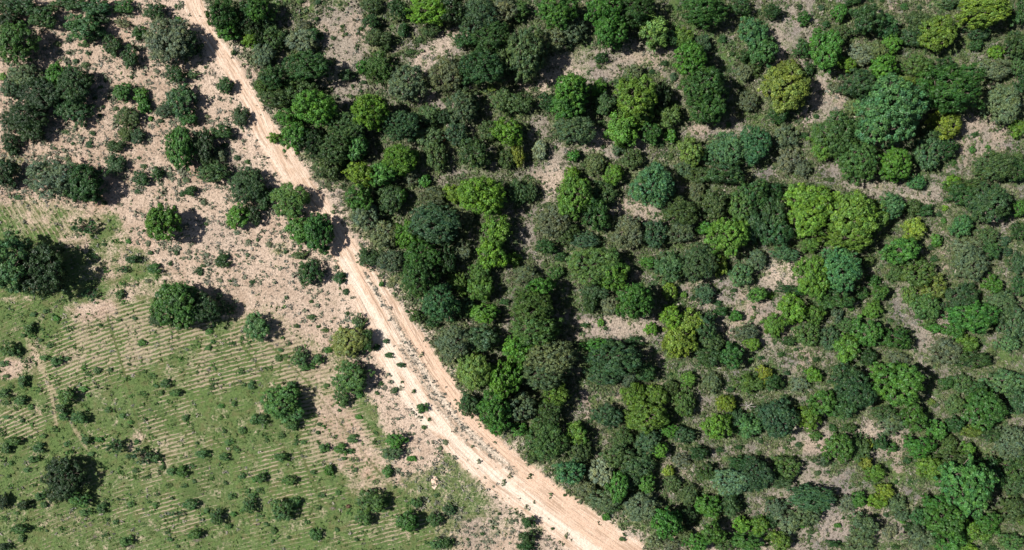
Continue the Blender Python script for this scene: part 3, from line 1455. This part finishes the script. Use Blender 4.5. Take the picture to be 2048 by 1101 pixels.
# oval scraped hollow of bare sand in the grass
a = np.linspace(0, 2*math.pi, 40, endpoint=False); px_, py_ = P(869, 965)
vv_ = [(px_, py_, 0)]
for k in (.5, 1.0):
    for t in a:
        r = k*(1 + .12*math.sin(3*t+1) + .07*math.sin(7*t)); vv_.append((px_ + r*.50*math.cos(t), py_ + r*.92*math.sin(t), 0))
vv_ = np.array(vv_); vv_[:, 2] = ground_z(vv_[:, 0], vv_[:, 1]) + .012
me = bpy.data.meshes.new('sand_hollow')
fs = [(0, 1+q, 1+(q+1) % 40) for q in range(40)] + [(1+q, 41+q, 41+(q+1) % 40, 1+(q+1) % 40) for q in range(40)]
me.from_pydata([tuple(p) for p in vv_], [], fs)
sm = bpy.data.materials.new('bare_sand'); sm.use_nodes = True; nt = sm.node_tree
b_ = nt.nodes['Principled BSDF']; b_.inputs['Roughness'].default_value = .95
g_ = nt.nodes.new('ShaderNodeNewGeometry').outputs['Position']
nt.links.new(mixc(nt, ss(nt, noise(nt, g_, 5, 4), .4, .65), (.68,.52,.40), (.55,.36,.25)), b_.inputs['Base Color'])
me.materials.append(sm); o = link('bare_sand_patch', me); o['kind'] = 'structure'

# ---------------------------------------------------------------- foliage materials
def leaf_mat(name, rough=.5, trans=.25):
    mt = bpy.data.materials.new(name); mt.use_nodes = True; nt = mt.node_tree
    for n in list(nt.nodes): nt.nodes.remove(n)
    out = nn(nt, 'ShaderNodeOutputMaterial'); pb = nn(nt, 'ShaderNodeBsdfPrincipled'); tr = nn(nt, 'ShaderNodeBsdfTranslucent'); mx = nn(nt, 'ShaderNodeMixShader')
    oi = nn(nt, 'ShaderNodeObjectInfo'); at = nn(nt, 'ShaderNodeAttribute', attribute_name='tint')
    sp = nn(nt, 'ShaderNodeSeparateColor'); nt.links.new(at.outputs['Color'], sp.inputs[0])
    # tint.r brightness 0..1, tint.g hue shift towards yellow, tint.b clump value
    c = oi.outputs['Color']
    warm = mixc(nt, 1.0, c, (1.24, 1.10, .72), 'MULTIPLY'); cool = mixc(nt, 1.0, c, (.80, .95, 1.2), 'MULTIPLY')
    c2 = mixc(nt, sp.outputs[1], cool, warm)
    wp = nn(nt, 'ShaderNodeNewGeometry').outputs['Position']; na = noise(nt, wp, .55, 3); nb = noise(nt, wp, 1.7, 2)
    c2 = mixc(nt, m(nt, 'MULTIPLY', ss(nt, na, .54, .68), .42), c2, mixc(nt, 1.0, c2, (1.32, 1.14, .85), 'MULTIPLY'))
    c2 = mixc(nt, m(nt, 'MULTIPLY', ss(nt, nb, .55, .70), .6), c2, mixc(nt, 1.0, c2, (.62, .72, .80), 'MULTIPLY'))
    c2 = mixc(nt, m(nt, 'MULTIPLY', ss(nt, nb, .42, .30), .30), c2, (.13, .145, .085))
    br = m(nt, 'ADD', .42, m(nt, 'ADD', m(nt, 'MULTIPLY', sp.outputs[0], .62), m(nt, 'MULTIPLY', sp.outputs[2], .62)))
    vm = nn(nt, 'ShaderNodeVectorMath', operation='SCALE'); nt.links.new(c2, vm.inputs[0]); nt.links.new(br, vm.inputs['Scale'])
    nt.links.new(vm.outputs[0], pb.inputs['Base Color']); pb.inputs['Roughness'].default_value = rough; pb.inputs['Specular IOR Level'].default_value = .3
    t2 = mixc(nt, 1.0, vm.outputs[0], (1.0, 1.4, .5), 'MULTIPLY'); nt.links.new(t2, tr.inputs['Color'])
    mx.inputs[0].default_value = trans
    nt.links.new(pb.outputs[0], mx.inputs[1]); nt.links.new(tr.outputs[0], mx.inputs[2]); nt.links.new(mx.outputs[0], out.inputs[0])
    return mt
LEAF = leaf_mat('leaves', .5, .14)
def wood_mat(name, a_, b2):
    mt = bpy.data.materials.new(name); mt.use_nodes = True; nt = mt.node_tree
    b_ = nt.nodes['Principled BSDF']; b_.inputs['Roughness'].default_value = .9
    tc = nn(nt, 'ShaderNodeTexCoord').outputs['Object']
    nt.links.new(mixc(nt, noise(nt, tc, 6, 4), a_, b2), b_.inputs['Base Color']); return mt
BARK = wood_mat('bark', (.12,.09,.065), (.22,.18,.145)); BLEACH = wood_mat('bleached_wood', (.55,.50,.46), (.38,.33,.30)); TWIG = wood_mat('dry_twigs', (.36,.27,.25), (.24,.19,.18))

# ---------------------------------------------------------------- plant meshes
rng = np.random.default_rng(7)
def leaves_mesh(name, cen, nor, size, tint, aspect=1.5, mat=LEAF):
    n = len(cen); nor = nor/np.linalg.norm(nor, axis=1, keepdims=True)
    r = rng.normal(size=(n, 3)); t = np.cross(nor, r); t /= np.linalg.norm(t, axis=1, keepdims=True)+1e-9; b = np.cross(nor, t)
    L = (size*.5*aspect)[:, None]*t; W = (size*.5)[:, None]*b
    fold = (size*.12)[:, None]*nor
    v = np.stack([cen-L, cen-W*.9+fold, cen+L, cen+W*.9+fold], 1).reshape(-1, 3)
    f = np.arange(n*4).reshape(-1, 4)
    me = new_mesh(name, v, f, mat); add_attr(me, 'tint', np.repeat(tint, 4, axis=0)); return me
def tubes(name, segs, mat, k=6):   # segs: (p0, p1, r0, r1)
    vs_, fs_ = [], []
    for p0, p1, r0, r1 in segs:
        p0 = np.array(p0, float); p1 = np.array(p1, float); d = p1-p0; d /= np.linalg.norm(d)+1e-9
        q = np.cross(d, (0, 0, 1) if abs(d[2]) < .9 else (1, 0, 0)); q /= np.linalg.norm(q); r = np.cross(d, q); s = len(vs_)
        for p, rr in ((p0, r0), (p1, r1)):
            for t in range(k):
                an = 2*math.pi*t/k; vs_.append(p + rr*(math.cos(an)*q + math.sin(an)*r))
        for t in range(k): fs_.append((s+t, s+(t+1) % k, s+k+(t+1) % k, s+k+t))
    return new_mesh(name, np.array(vs_), np.array(fs_), mat)
def limb(segs, p0, p1, r0, r1, n=3, wob=.12):
    p0 = np.array(p0, float); p1 = np.array(p1, float); L = np.linalg.norm(p1-p0); prev = p0
    for q in range(1, n+1):
        t = q/n; c = p0*(1-t)+p1*t + (rng.normal(size=3)*wob*L/n if q < n else 0)
        segs.append((prev, c, r0+(r1-r0)*(q-1)/n, r0+(r1-r0)*q/n)); prev = c
#            lobes lobeR  clumpR   leaves/clump leaf  density  up-bias
STYLE = {
 'lumpy':  dict(nl=1.6, lr=.31, cr=.34, lpc=60, ls=.145, dens=1.0, hz=.75, gap=.12),
 'leafy':  dict(nl=1.3,  lr=.34, cr=.30, lpc=46, ls=.175, dens=1.0, hz=.85, gap=.22),
 'dense':  dict(nl=1.35,  lr=.34, cr=.31, lpc=54, ls=.135, dens=1.0, hz=.80, gap=.16),
 'fine':   dict(nl=1.35,  lr=.35, cr=.26, lpc=50, ls=.115, dens=1.1, hz=.70, gap=.12),
 'sparse': dict(nl=.9,   lr=.44, cr=.25, lpc=46, ls=.105, dens=1.1, hz=.66, gap=.10)}
CLASS = {'big': 3.0, 'mid': 1.7, 'small': .75, 'tiny': .36}
def make_plant(style, cls, var):
    st = STYLE[style]; R = CLASS[cls]; H = R*2*st['hz'] + (1.1 if cls == 'big' else .55 if cls == 'mid' else .12)
    zb = H*.20 if cls in ('big', 'mid') else H*.08
    nl = {'big': 11, 'mid': 7, 'small': 5, 'tiny': 4}[cls]; nl = max(3, int(nl*st['nl']))
    lobes = []
    for t in range(600):
        if len(lobes) >= nl: break
        a_ = rng.uniform(0, 2*math.pi); rr = R*(1-st['lr']*.85)*math.sqrt(rng.uniform(0, 1)); lr = R*st['lr']*rng.uniform(.7, 1.2)
        x, y = rr*math.cos(a_), rr*math.sin(a_); dome = math.sqrt(max(0, 1-(rr/R)**2))
        z = zb + (H-zb)*(.24 + .70*dome*rng.uniform(.66, 1.06)) - lr*.45
        if all(np.hypot(x-l[0], y-l[1]) > lr*.85 for l in lobes): lobes.append((x, y, z, lr))
    # a lower skirt so the crown has a side
    for t in range(nl//2+2):
        a_ = rng.uniform(0, 2*math.pi); rr = R*rng.uniform(.45, .68); lr = R*st['lr']*rng.uniform(.55, .8)
        lobes.append((rr*math.cos(a_), rr*math.sin(a_), zb+(H-zb)*.22, lr))
    for t in range(nl//2 + 3):
        a_ = rng.uniform(0, 2*math.pi); rr = R*rng.uniform(.82, 1.08); lobes.append((rr*math.cos(a_), rr*math.sin(a_), zb+(H-zb)*rng.uniform(.10, .45), R*rng.uniform(.09, .17)))
    crs = {'big': 1.0, 'mid': .82, 'small': .52, 'tiny': .34}[cls]; cr = st['cr']*crs
    cl = []
    for (x, y, z, lr) in lobes:
        n = int(st['dens']*2.0*(lr/cr)**2*1.5)+3
        d = rng.normal(size=(n, 3)); d[:, 2] = np.abs(d[:, 2])*1.1 - .35; d /= np.linalg.norm(d, axis=1, keepdims=True)
        p = np.array([x, y, z]) + d*lr*rng.uniform(.66, 1.16, (n, 1))*np.array([1, 1, .8])
        keep = rng.uniform(size=n) > st['gap']
        for l in lobes:
            if l[0] == x and l[1] == y: continue
            q = (p - np.array(l[:3]))/np.array([1, 1, .8]); keep &= np.linalg.norm(q, axis=1) > l[3]*.72
        cl.append(np.concatenate([p[keep], d[keep]], 1))
    cl = np.concatenate(cl); nc = len(cl)
    lpc = max(6, int(st['lpc']*{'big': 1.0, 'mid': .85, 'small': .6, 'tiny': .5}[cls])); ls = st['ls']*{'big': 1, 'mid': .88, 'small': .68, 'tiny': .5}[cls]
    C = np.repeat(cl[:, :3], lpc, 0); D = np.repeat(cl[:, 3:], lpc, 0); csz = np.repeat(rng.uniform(.6, 1.3, nc), lpc)[:, None]
    e = rng.normal(size=(nc*lpc, 3)); e /= np.linalg.norm(e, axis=1, keepdims=True)
    e = e + D*.7; rad = rng.uniform(.45, 1.05, (nc*lpc, 1))
    pos_ = C + e*cr*rad*csz*np.array([1, 1, .7])
    nor = e + np.array([0, 0, .55]) + rng.normal(size=e.shape)*.55
    ht = np.clip((pos_[:, 2]-zb)/(H-zb), 0, 1)
    tint = np.stack([rng.uniform(0, 1, len(pos_)), np.clip(np.repeat(rng.normal(.5, .22, nc), lpc)+rng.normal(0, .15, len(pos_)), 0, 1), np.repeat(rng.uniform(0, 1, nc), lpc)], -1)
    size = ls*rng.uniform(.6, 1.35, len(pos_))
    pos_[:, 2] = np.maximum(pos_[:, 2], .03)
    crown = leaves_mesh(f'{style}_{cls}_crown', pos_, nor, size, tint)
    segs = []; tr_ = R*.055+.015
    if style == 'sparse': tr_ *= 1.1
    fork = (rng.normal()*.08*R, rng.normal()*.08*R, max(zb*.9, H*.22)); limb(segs, (0, 0, -.25), fork, tr_*1.35, tr_, 3, .08)
    for (x, y, z, lr) in lobes:
        limb(segs, fork, (x, y, z), tr_*.6, tr_*.2, 3, .18)
        for q in range(3 if style == 'sparse' else 2):
            e_ = rng.normal(size=3); e_[2] = abs(e_[2]); e_ /= np.linalg.norm(e_); limb(segs, (x, y, z), np.array((x, y, z))+e_*lr*.85, tr_*.2, tr_*.06, 2, .2)
    trunk = tubes(f'{style}_{cls}_trunk', segs, BARK, 6 if cls == 'big' else 5)
    return crown, trunk, R, H
def make_spiky(cls, var):       # rosettes of long glossy leaves at the shoot ends
    R = CLASS[cls]; H = R*1.25; ns = {'mid': 34, 'small': 18, 'tiny': 7}[cls]
    V_, F_, T_, segs = [], [], [], []
    for s_ in range(ns):
        a_ = rng.uniform(0, 2*math.pi); rr = R*.78*math.sqrt(rng.uniform(0, 1)); dome = math.sqrt(max(0, 1-(rr/R)**2)); c = np.array([rr*math.cos(a_), rr*math.sin(a_), H*(.25+.6*dome*rng.uniform(.7, 1.05))])
        limb(segs, (0, 0, -.1), c, R*.035, R*.012, 3, .15); tb = rng.uniform(0, 1)
        out = np.array([c[0], c[1], R*.8]); out /= np.linalg.norm(out)
        for l in range(20):
            d = rng.normal(size=3)*.75 + out; d /= np.linalg.norm(d); Ls = R*rng.uniform(.16, .27)*(1.3 if cls != 'mid' else 1)
            w_ = np.cross(d, rng.normal(size=3)); w_ /= np.linalg.norm(w_); k_ = len(V_)*1
            V_ += [c, c+d*Ls*.55+w_*Ls*.17, c+d*Ls, c+d*Ls*.55-w_*Ls*.17]; F_.append((k_, k_+1, k_+2, k_+3)); t_ = (rng.uniform(0, 1), rng.uniform(.2, .6), tb); T_ += [t_]*4
    V_ = np.array(V_); V_[:, 2] = np.maximum(V_[:, 2], .02)
    me = new_mesh(f'spiky_{cls}_foliage', V_, np.array(F_), LEAF); add_attr(me, 'tint', np.array(T_))
    return me, tubes(f'spiky_{cls}_stem', segs, BARK, 4), R, H
def make_dead(kind, var):
    segs = []; R = 1.7; H = 2.6 if kind == 'tree' else .9
    mat = BLEACH if kind == 'tree' else TWIG
    nb = 11 if kind == 'tree' else 26
    top = (0, 0, H*.4 if kind == 'tree' else .05)
    if kind == 'tree': limb(segs, (0, 0, -.2), top, .13, .09, 3, .1)
    for b in range(nb):
        a_ = 2*math.pi*b/nb + rng.normal()*.2; e_ = np.array([math.cos(a_), math.sin(a_), rng.uniform(.05, .7) if kind == 'tree' else rng.uniform(.05, .4)])
        L = R*rng.uniform(.6, 1); r0 = .06 if kind == 'tree' else .035; tip = np.array(top)+e_*L; limb(segs, top, tip, r0, r0*.35, 4, .25)
        for q in range(6):
            t = rng.uniform(.3, 1); p = np.array(top)+e_*L*t; f_ = e_ + rng.normal(size=3)*.6; f_ /= np.linalg.norm(f_); q2 = p+f_*L*rng.uniform(.25, .5); q2[2] = max(q2[2], .03)
            limb(segs, p, q2, r0*.4, r0*.15, 2, .3)
    return tubes(f'dead_{kind}', segs, mat, 4), None, R, H

PLANTS = {}
def proto(style, cls, nvar):
    k = (style, cls)
    if k not in PLANTS: PLANTS[k] = [make_spiky(cls, q) if style == 'spiky' else make_plant(style, cls, q) for q in range(nvar)]
    return PLANTS[k]
DEADT = [make_dead('tree', q) for q in range(2)]; DEADX = [make_dead('brush', q) for q in range(3)]

COLS = {'L': (.084,.176,.022), 'Y': (.122,.168,.024), 'G': (.042,.122,.020), 'D': (.0235,.063,.018), 'B': (.037,.076,.034), 'E': (.048,.128,.046),
        'S': (.100,.130,.072), 'O': (.050,.089,.028), 'K': (.020,.047,.014), 'P': (.052,.112,.048), 'R': (.17,.085,.05), 'W': (.19,.23,.165), 'X': (1,1,1), 'T': (1,1,1)}
STY = {'L': 'lumpy', 'Y': 'lumpy', 'G': 'leafy', 'D': 'dense', 'B': 'fine', 'E': 'fine', 'S': 'sparse', 'O': 'fine', 'K': 'dense', 'P': 'spiky', 'R': 'sparse', 'W': 'sparse'}
CNAME = {'L': 'lime green', 'Y': 'mustard green', 'G': 'leaf green', 'D': 'dark green', 'B': 'blue green', 'E': 'teal green', 'S': 'grey green', 'O': 'olive green', 'K': 'blackish green', 'P': 'spiky blue green', 'R': 'reddish brown', 'W': 'silvery white'}

# ---- labels
def sizeword(r):
    k, q = r['k'], r['mr']
    if k == 'tree': return 'large' if q > 34 else 'mid-sized' if q > 26 else 'smallish'
    if k == 'bush': return 'big' if q > 15 else 'compact'
    return 'low' if q > 6 else 'tiny'
marks = [r for r in rows if r['lab']] + [dict(u=a_, v=b_, lab=c_, pseudo=1) for a_, b_, c_ in (
    (0, 1101, "photo's bottom left corner"), (0, 900, "left edge's lower quarter point"), (0, 735, "left edge two thirds down"), (0, 0, "photo's top left corner"), (500, 1101, 'bottom edge one quarter across'), (250, 1101, 'bottom edge one eighth across'),
    (869, 965, 'bare oval sand hollow'), (906, 877, 'joining of the two sandy paths'), (375, 0, "track's top end"), (1240, 1101, "track's bottom end"), (2048, 0, "photo's top right corner"), (2048, 1101, "photo's bottom right corner"),
    (1024, 0, "top edge's middle"), (1536, 1101, 'bottom edge three quarters across'), (1536, 0, 'top edge three quarters across'), (2048, 550, "right edge's middle"), (760, 660, 'fork of the sandy paths'), (250, 735, 'dark line across the furrows'), (670, 1101, 'bottom edge one third across'))]
def direction(dx, dy):
    a_ = math.degrees(math.atan2(dy, dx)) % 360
    return ['to the right of', 'below right of', 'straight below', 'below left of', 'to the left of', 'above left of', 'straight above', 'above right of'][int(((a_+22.5) % 360)//45)]
ORD = ['nearest', 'second nearest', 'third nearest', 'fourth nearest', 'fifth nearest', 'sixth nearest', 'seventh nearest', 'eighth nearest', 'ninth nearest', 'tenth nearest', 'eleventh nearest', 'twelfth nearest']
keep = sorted([r for r in rows if r['k'] == 'shrub'], key=lambda q: -q['mr'])[299:]
uu_ = np.array([r['u'] for r in rows]); vv_ = np.array([r['v'] for r in rows]); MM_ = masks(uu_, vv_)
for q, r in enumerate(rows): r['zone'] = 'field ' if MM_[9][q] > .5 else 'woodland ' if r['u'] > 560+.62*(r['v']-330) and MM_[13][q] > 40 else 'trackside ' if MM_[13][q] < 60 else 'open ground '
rows = [r for r in rows if not any(r is q for q in keep)]; REST = keep
desc = {}
for q, r in enumerate(rows): r['d'] = ('large ' if r['k'] == 'tree' and r['mr'] > 32 else 'tiny ' if r['mr'] <= 7 else '') + CNAME.get(r['c'][0], 'grey') + ' ' + ('' if r['k'] == 'tree' else r['zone']) + r['k']; desc.setdefault(r['d'], []).append(r)
REFWORD = {}
for q, r in enumerate(rows):
    if r['lab']: r['label'] = r['lab']; continue
    best = None
    for mk in sorted(marks, key=lambda k_: (k_['u']-r['u'])**2 + (k_['v']-r['v'])**2)[:60]:
        dx, dy = r['u']-mk['u'], r['v']-mk['v']; dd = math.hypot(dx, dy)
        if dd < 6: continue
        D_ = direction(dx, dy)
        rank = sum(1 for s_ in desc[r['d']] if s_ is not r and direction(s_['u']-mk['u'], s_['v']-mk['v']) == D_ and math.hypot(s_['u']-mk['u'], s_['v']-mk['v']) < dd)
        if mk.get('pseudo'):
            rank = sum(1 for s_ in desc[r['d']] if s_ is not r and math.hypot(s_['u']-mk['u'], s_['v']-mk['v']) < dd)
            L_ = f"{r['d']}, {ORD[min(rank, 11)]} one to the {mk['lab']}"
        else: L_ = f"{r['d']}, {ORD[min(rank, 11)]} one {D_} the {mk['lab'].split(',')[0]}"
        if rank > 11: continue
        wc = len(L_.split()); score = rank*40 + rank*rank*12 + dd + (1000 if wc > 16 else 0)
        if best is None or score < best[0]: best = (score, L_, rank)
    L_ = best[1]
    if len(L_.split()) > 16: L_ = L_.replace(' one ', ' ').replace('straight ', '')
    if len(L_.split()) > 16: L_ = L_.replace(' to the ', ' ')
    L_ = ' '.join(L_.split()[:16]); r['label'] = L_
labs = {}
for r in rows: labs.setdefault(r['label'], []).append(r)
print('RANKS', sorted([sum(1 for r in rows if o_ in r['label']) for o_ in ORD[3:]]))
print('ROWS', len(rows), {k_: sum(1 for r in rows if r['k'] == k_) for k_ in set(r['k'] for r in rows)}, 'dup labels', [k_ for k_, v_ in labs.items() if len(v_) > 1][:6], 'maxwords', max(len(r['label'].split()) for r in rows))

GROUP = {'tree': 'trees of the scrub woodland and track side', 'bush': 'bushes among the trees and in the field', 'shrub': 'low shrubs dotted over field and bare soil',
         'dead tree': 'bare dead trees', 'dry brush': 'piles of dry grey brush', 'dead shrub': 'reddish dead shrubs'}
CAT = {'tree': 'tree', 'bush': 'bush', 'shrub': 'shrub', 'dead tree': 'dead tree', 'dry brush': 'brush pile', 'dead shrub': 'dead shrub'}
CNT = {}; nshrub = 0; rest = []
for r in sorted(rows + REST, key=lambda q: -q['mr']):
    k = r['k']; c0 = r['c'][0]; R_px = r['mr']; rm = R_px*S
    if c0 == 'T': style, cls, pool = 'dead', 'mid', DEADT
    elif c0 == 'X': style, cls, pool = 'dead', 'mid', DEADX
    else:
        style = STY[c0]
        if r['zone'] == 'field ' and c0 == 'D' and k == 'shrub' and int(r['u']*7+r['v']*3) % 5 > 1: style = 'spiky'
        cls = 'big' if rm > 2.1 else 'mid' if rm > 1.05 else 'small' if rm > .47 else 'tiny'
        if style == 'spiky' and cls == 'big': cls = 'mid'
        pool = proto(style, cls, {'big': 4, 'mid': 4, 'small': 4, 'tiny': 3}[cls])
    key = (style, cls); q = CNT.get(key, 0); CNT[key] = q+1
    crown, trunk, R0, H0 = pool[q % len(pool)]
    sx, sy = r['rx']*S/R0*(.99 if k == 'tree' else (.84 if r['zone'] == 'field ' else .95) if k == 'bush' else (.95 if style == 'spiky' else .74)), r['ry']*S/R0*(.99 if k == 'tree' else (.84 if r['zone'] == 'field ' else .95) if k == 'bush' else (.95 if style == 'spiky' else .74))
    hf = rng.uniform(.88, 1.12)*((1.20 if c0 in 'LYGKDE' else 1.0) if r['u'] > 560+.62*(r['v']-330) else (1.05 if 'lone round' in r['lab'] else .80))*(1.06 if cls == 'big' else 1)
    if k == 'tree' and q % 5 == 0: hf *= 1.08
    if k == 'shrub': hf *= .72
    if 1000 < r['u'] < 1150 and 565 < r['v'] < 840 and k == 'tree': hf *= 1.4
    elif 'tall' in r['lab'] or 'lime pair' in r['lab']: hf *= 1.15
    sz = math.sqrt(sx*sy)*hf
    if style == 'dead': sz = min(sx, sy)*(2.1 if c0 == 'T' else 1.0)
    H = H0*sz; x, y = P(r['u'], r['v'], H*.62)
    gz = float(ground_z(np.array([x]), np.array([y]))[0])
    asp = max(sx, sy)/min(sx, sy)
    rot = rng.uniform(0, 2*math.pi) if asp < 1.18 else (math.pi if q % 2 else 0) + rng.normal()*.1
    if asp < 1.18: sx = sy = math.sqrt(sx*sy)
    ca = np.array(COLS[c0]); ca = ca if len(r['c']) < 2 else ca*.68 + np.array(COLS[r['c'][1]])*.32
    if r['zone'] == 'field ' and c0 == 'D': ca = ca*.35 + np.array((.060, .130, .038))*.65
    ca = ca*(1.0 if c0 == 'K' else 1.16)*rng.uniform(.84, 1.18)*np.array([rng.uniform(.88, 1.12), 1, rng.uniform(.85, 1.15)])
    nm = {'tree': 'tree', 'bush': 'bush', 'shrub': 'low_shrub', 'dead tree': 'dead_tree', 'dry brush': 'brush_pile', 'dead shrub': 'dead_shrub'}[k]
    if k in ('tree', 'bush', 'dead shrub') and trunk is not None:
        t = bpy.data.objects.new(nm, None); col.objects.link(t); t.empty_display_size = .3
        c_ = link('crown' if k == 'tree' else 'foliage', crown, t); c_.color = (*ca, 1)
        link('trunk' if k == 'tree' else 'stem', trunk, t)
    elif 'label' not in r:
        n_ = len(crown.vertices); V_ = np.empty(n_*3, np.float32); crown.vertices.foreach_get('co', V_); V_ = V_.reshape(-1, 3)*np.array([sx, sy, sz])
        cr_, sr_ = math.cos(rot), math.sin(rot); V_ = np.stack([V_[:, 0]*cr_-V_[:, 1]*sr_+x, V_[:, 0]*sr_+V_[:, 1]*cr_+y, V_[:, 2]+gz], -1)
        T_ = np.empty(n_*4, np.float32); crown.attributes['tint'].data.foreach_get('color', T_)
        rest.append((V_, T_.reshape(-1, 4))); continue
    else:
        if k == 'shrub': nshrub += 1
        t = link(nm, crown); t.color = (*ca, 1)
    t.location = (x, y, gz); t.rotation_euler = (0, 0, rot); t.scale = (sx, sy, sz)
    t['label'] = r['label']; t['category'] = CAT[k]; t['group'] = GROUP[k]

if rest:
    V_ = np.concatenate([a_ for a_, b_ in rest]); me = new_mesh('tiny_shrubs', V_, np.arange(len(V_)).reshape(-1, 4), LEAF)
    add_attr(me, 'tint', np.concatenate([b_ for a_, b_ in rest])); o = link('tiny_shrubs', me); o.color = (.034, .084, .021, 1)
    o['kind'] = 'stuff'; o['label'] = 'tiny dark green shrublets sprinkled over field and bare soil'; o['category'] = 'shrubs'
# ---------------------------------------------------------------- uncountable ground cover
def scatter(name, n, dens, size, colors, leaves=6, seed=1, flat=.6, label=''):
    rg = np.random.default_rng(seed)
    x = rg.uniform(-76, 76, n*3); y = rg.uniform(-42, 42, n*3); u = x/S+1024; v = 550.5-y/S
    M_ = masks(u, v); p = dens(u, v, M_); k = rg.uniform(size=len(x)) < p
    x, y, u, v = x[k][:n], y[k][:n], u[k][:n], v[k][:n]; nn_ = len(x)
    z = ground_z(x, y); s = size[0] + (size[1]-size[0])*rg.uniform(size=nn_)**2.2
    C = np.repeat(np.stack([x, y, z], -1), leaves, 0); sr = np.repeat(s, leaves)[:, None]
    e = rg.normal(size=C.shape)*.42; e[:, 2] = np.abs(e[:, 2])*flat + .12; C = C + e*sr
    nor = rg.normal(size=C.shape)*.5 + np.array([0, 0, .8]); nor /= np.linalg.norm(nor, axis=1, keepdims=True)
    t = np.cross(nor, rg.normal(size=C.shape)); t /= np.linalg.norm(t, axis=1, keepdims=True); b = np.cross(nor, t)
    h = sr*rg.uniform(.22, .45, (len(C), 1))
    V_ = np.stack([C-t*h*1.3, C-b*h*.7, C+t*h*1.3, C+b*h*.7], 1).reshape(-1, 3)
    me = new_mesh(name, V_, np.arange(len(V_)).reshape(-1, 4), COVER)
    ci = np.array(colors)[rg.integers(0, len(colors), nn_)]*rg.uniform(.7, 1.25, (nn_, 1))
    if name == 'ground_cover':
        wl = (.65*(1-M_[10][k][:n]))[:, None]; ci = ci*(1-wl) + np.array((.165, .175, .125))*wl
    cc = np.repeat(ci, leaves, 0)*rg.uniform(.75, 1.25, (len(C), 1)); add_attr(me, 'tuft_colour', np.repeat(cc, 4, 0))
    o = link(name, me); o['kind'] = 'stuff'; o['label'] = label; o['category'] = name.replace('_', ' ')
    return o
COVER = bpy.data.materials.new('ground_cover_leaves'); COVER.use_nodes = True; nt = COVER.node_tree
pb = nt.nodes['Principled BSDF']; pb.inputs['Roughness'].default_value = .7; pb.inputs['Specular IOR Level'].default_value = .2
a_n = nt.nodes.new('ShaderNodeAttribute'); a_n.attribute_name = 'tuft_colour'; nt.links.new(a_n.outputs['Color'], pb.inputs['Base Color'])
def d_weed(u, v, M_):
    road, cream, orange, tuft, sand, grass, fur, phase, litter, field, wood, pl, dl, rd = M_
    c = sstep(.47, .62, fbm(u/26, v/26, 91)*.5 + fbm(u/9, v/9, 93)*.5)
    return np.clip((.04 + .07*wood + c*(.15 + .55*wood) + skirt(u, v)*(.22 + .40*wood))*(1-.97*road)*(1-field)*(1-.45*sand)*(1-.75*clearings(u, v)), 0, 1)
scatter('ground_cover', 95000, d_weed, (.10, .50), [(.07,.10,.035), (.10,.12,.05), (.055,.085,.03), (.14,.15,.085), (.12,.12,.075), (.045,.08,.03)], 10, 3, .7, 'low green and grey weeds scattered over the litter strewn ground')
def d_dry(u, v, M_):
    road, rd, tuft, litter, field = M_[0], M_[13], M_[3], M_[8], M_[9]
    c = sstep(.5, .62, fbm(u/20, v/20, 191)*.5 + fbm(u/7, v/7, 193)*.5)
    return np.clip((c*.55+.12)*(1-.96*road)*(1-.8*field) + tuft*.75, 0, 1)
scatter('dry_tufts', 30000, d_dry, (.08, .40), [(.22,.20,.16), (.29,.26,.21), (.16,.16,.13), (.12,.13,.10)], 8, 5, .6, 'dry grey grass tufts along the track and on bare soil')
def d_fw(u, v, M_):
    return np.clip(M_[9]*(1-M_[0])*sstep(.50, .66, fbm(u/22, v/22, 301)*.6 + fbm(u/6, v/6, 305)*.4), 0, 1)
scatter('field_weeds', 5200, d_fw, (.16, .46), [(.050,.115,.026), (.038,.090,.024), (.065,.135,.030)], 11, 15, .8, 'broad leaved green weeds dotted over the furrowed field')
def d_grass(u, v, M_):
    grass, fur, phase, field, road = M_[5], M_[6], M_[7], M_[9], M_[0]
    row = .5 - .5*np.sin(phase*2*math.pi)
    return np.clip(grass*(1-road)*(.25+.75*row)*sstep(.4, .6, fbm(u/12, v/12, 61)+.08), 0, 1)
scatter('field_grass', 30000, d_grass, (.10, .30), [(.050,.10,.022), (.068,.118,.026), (.036,.078,.018), (.085,.11,.033)], 6, 9, .5, 'short green grass and weeds covering the furrowed field')
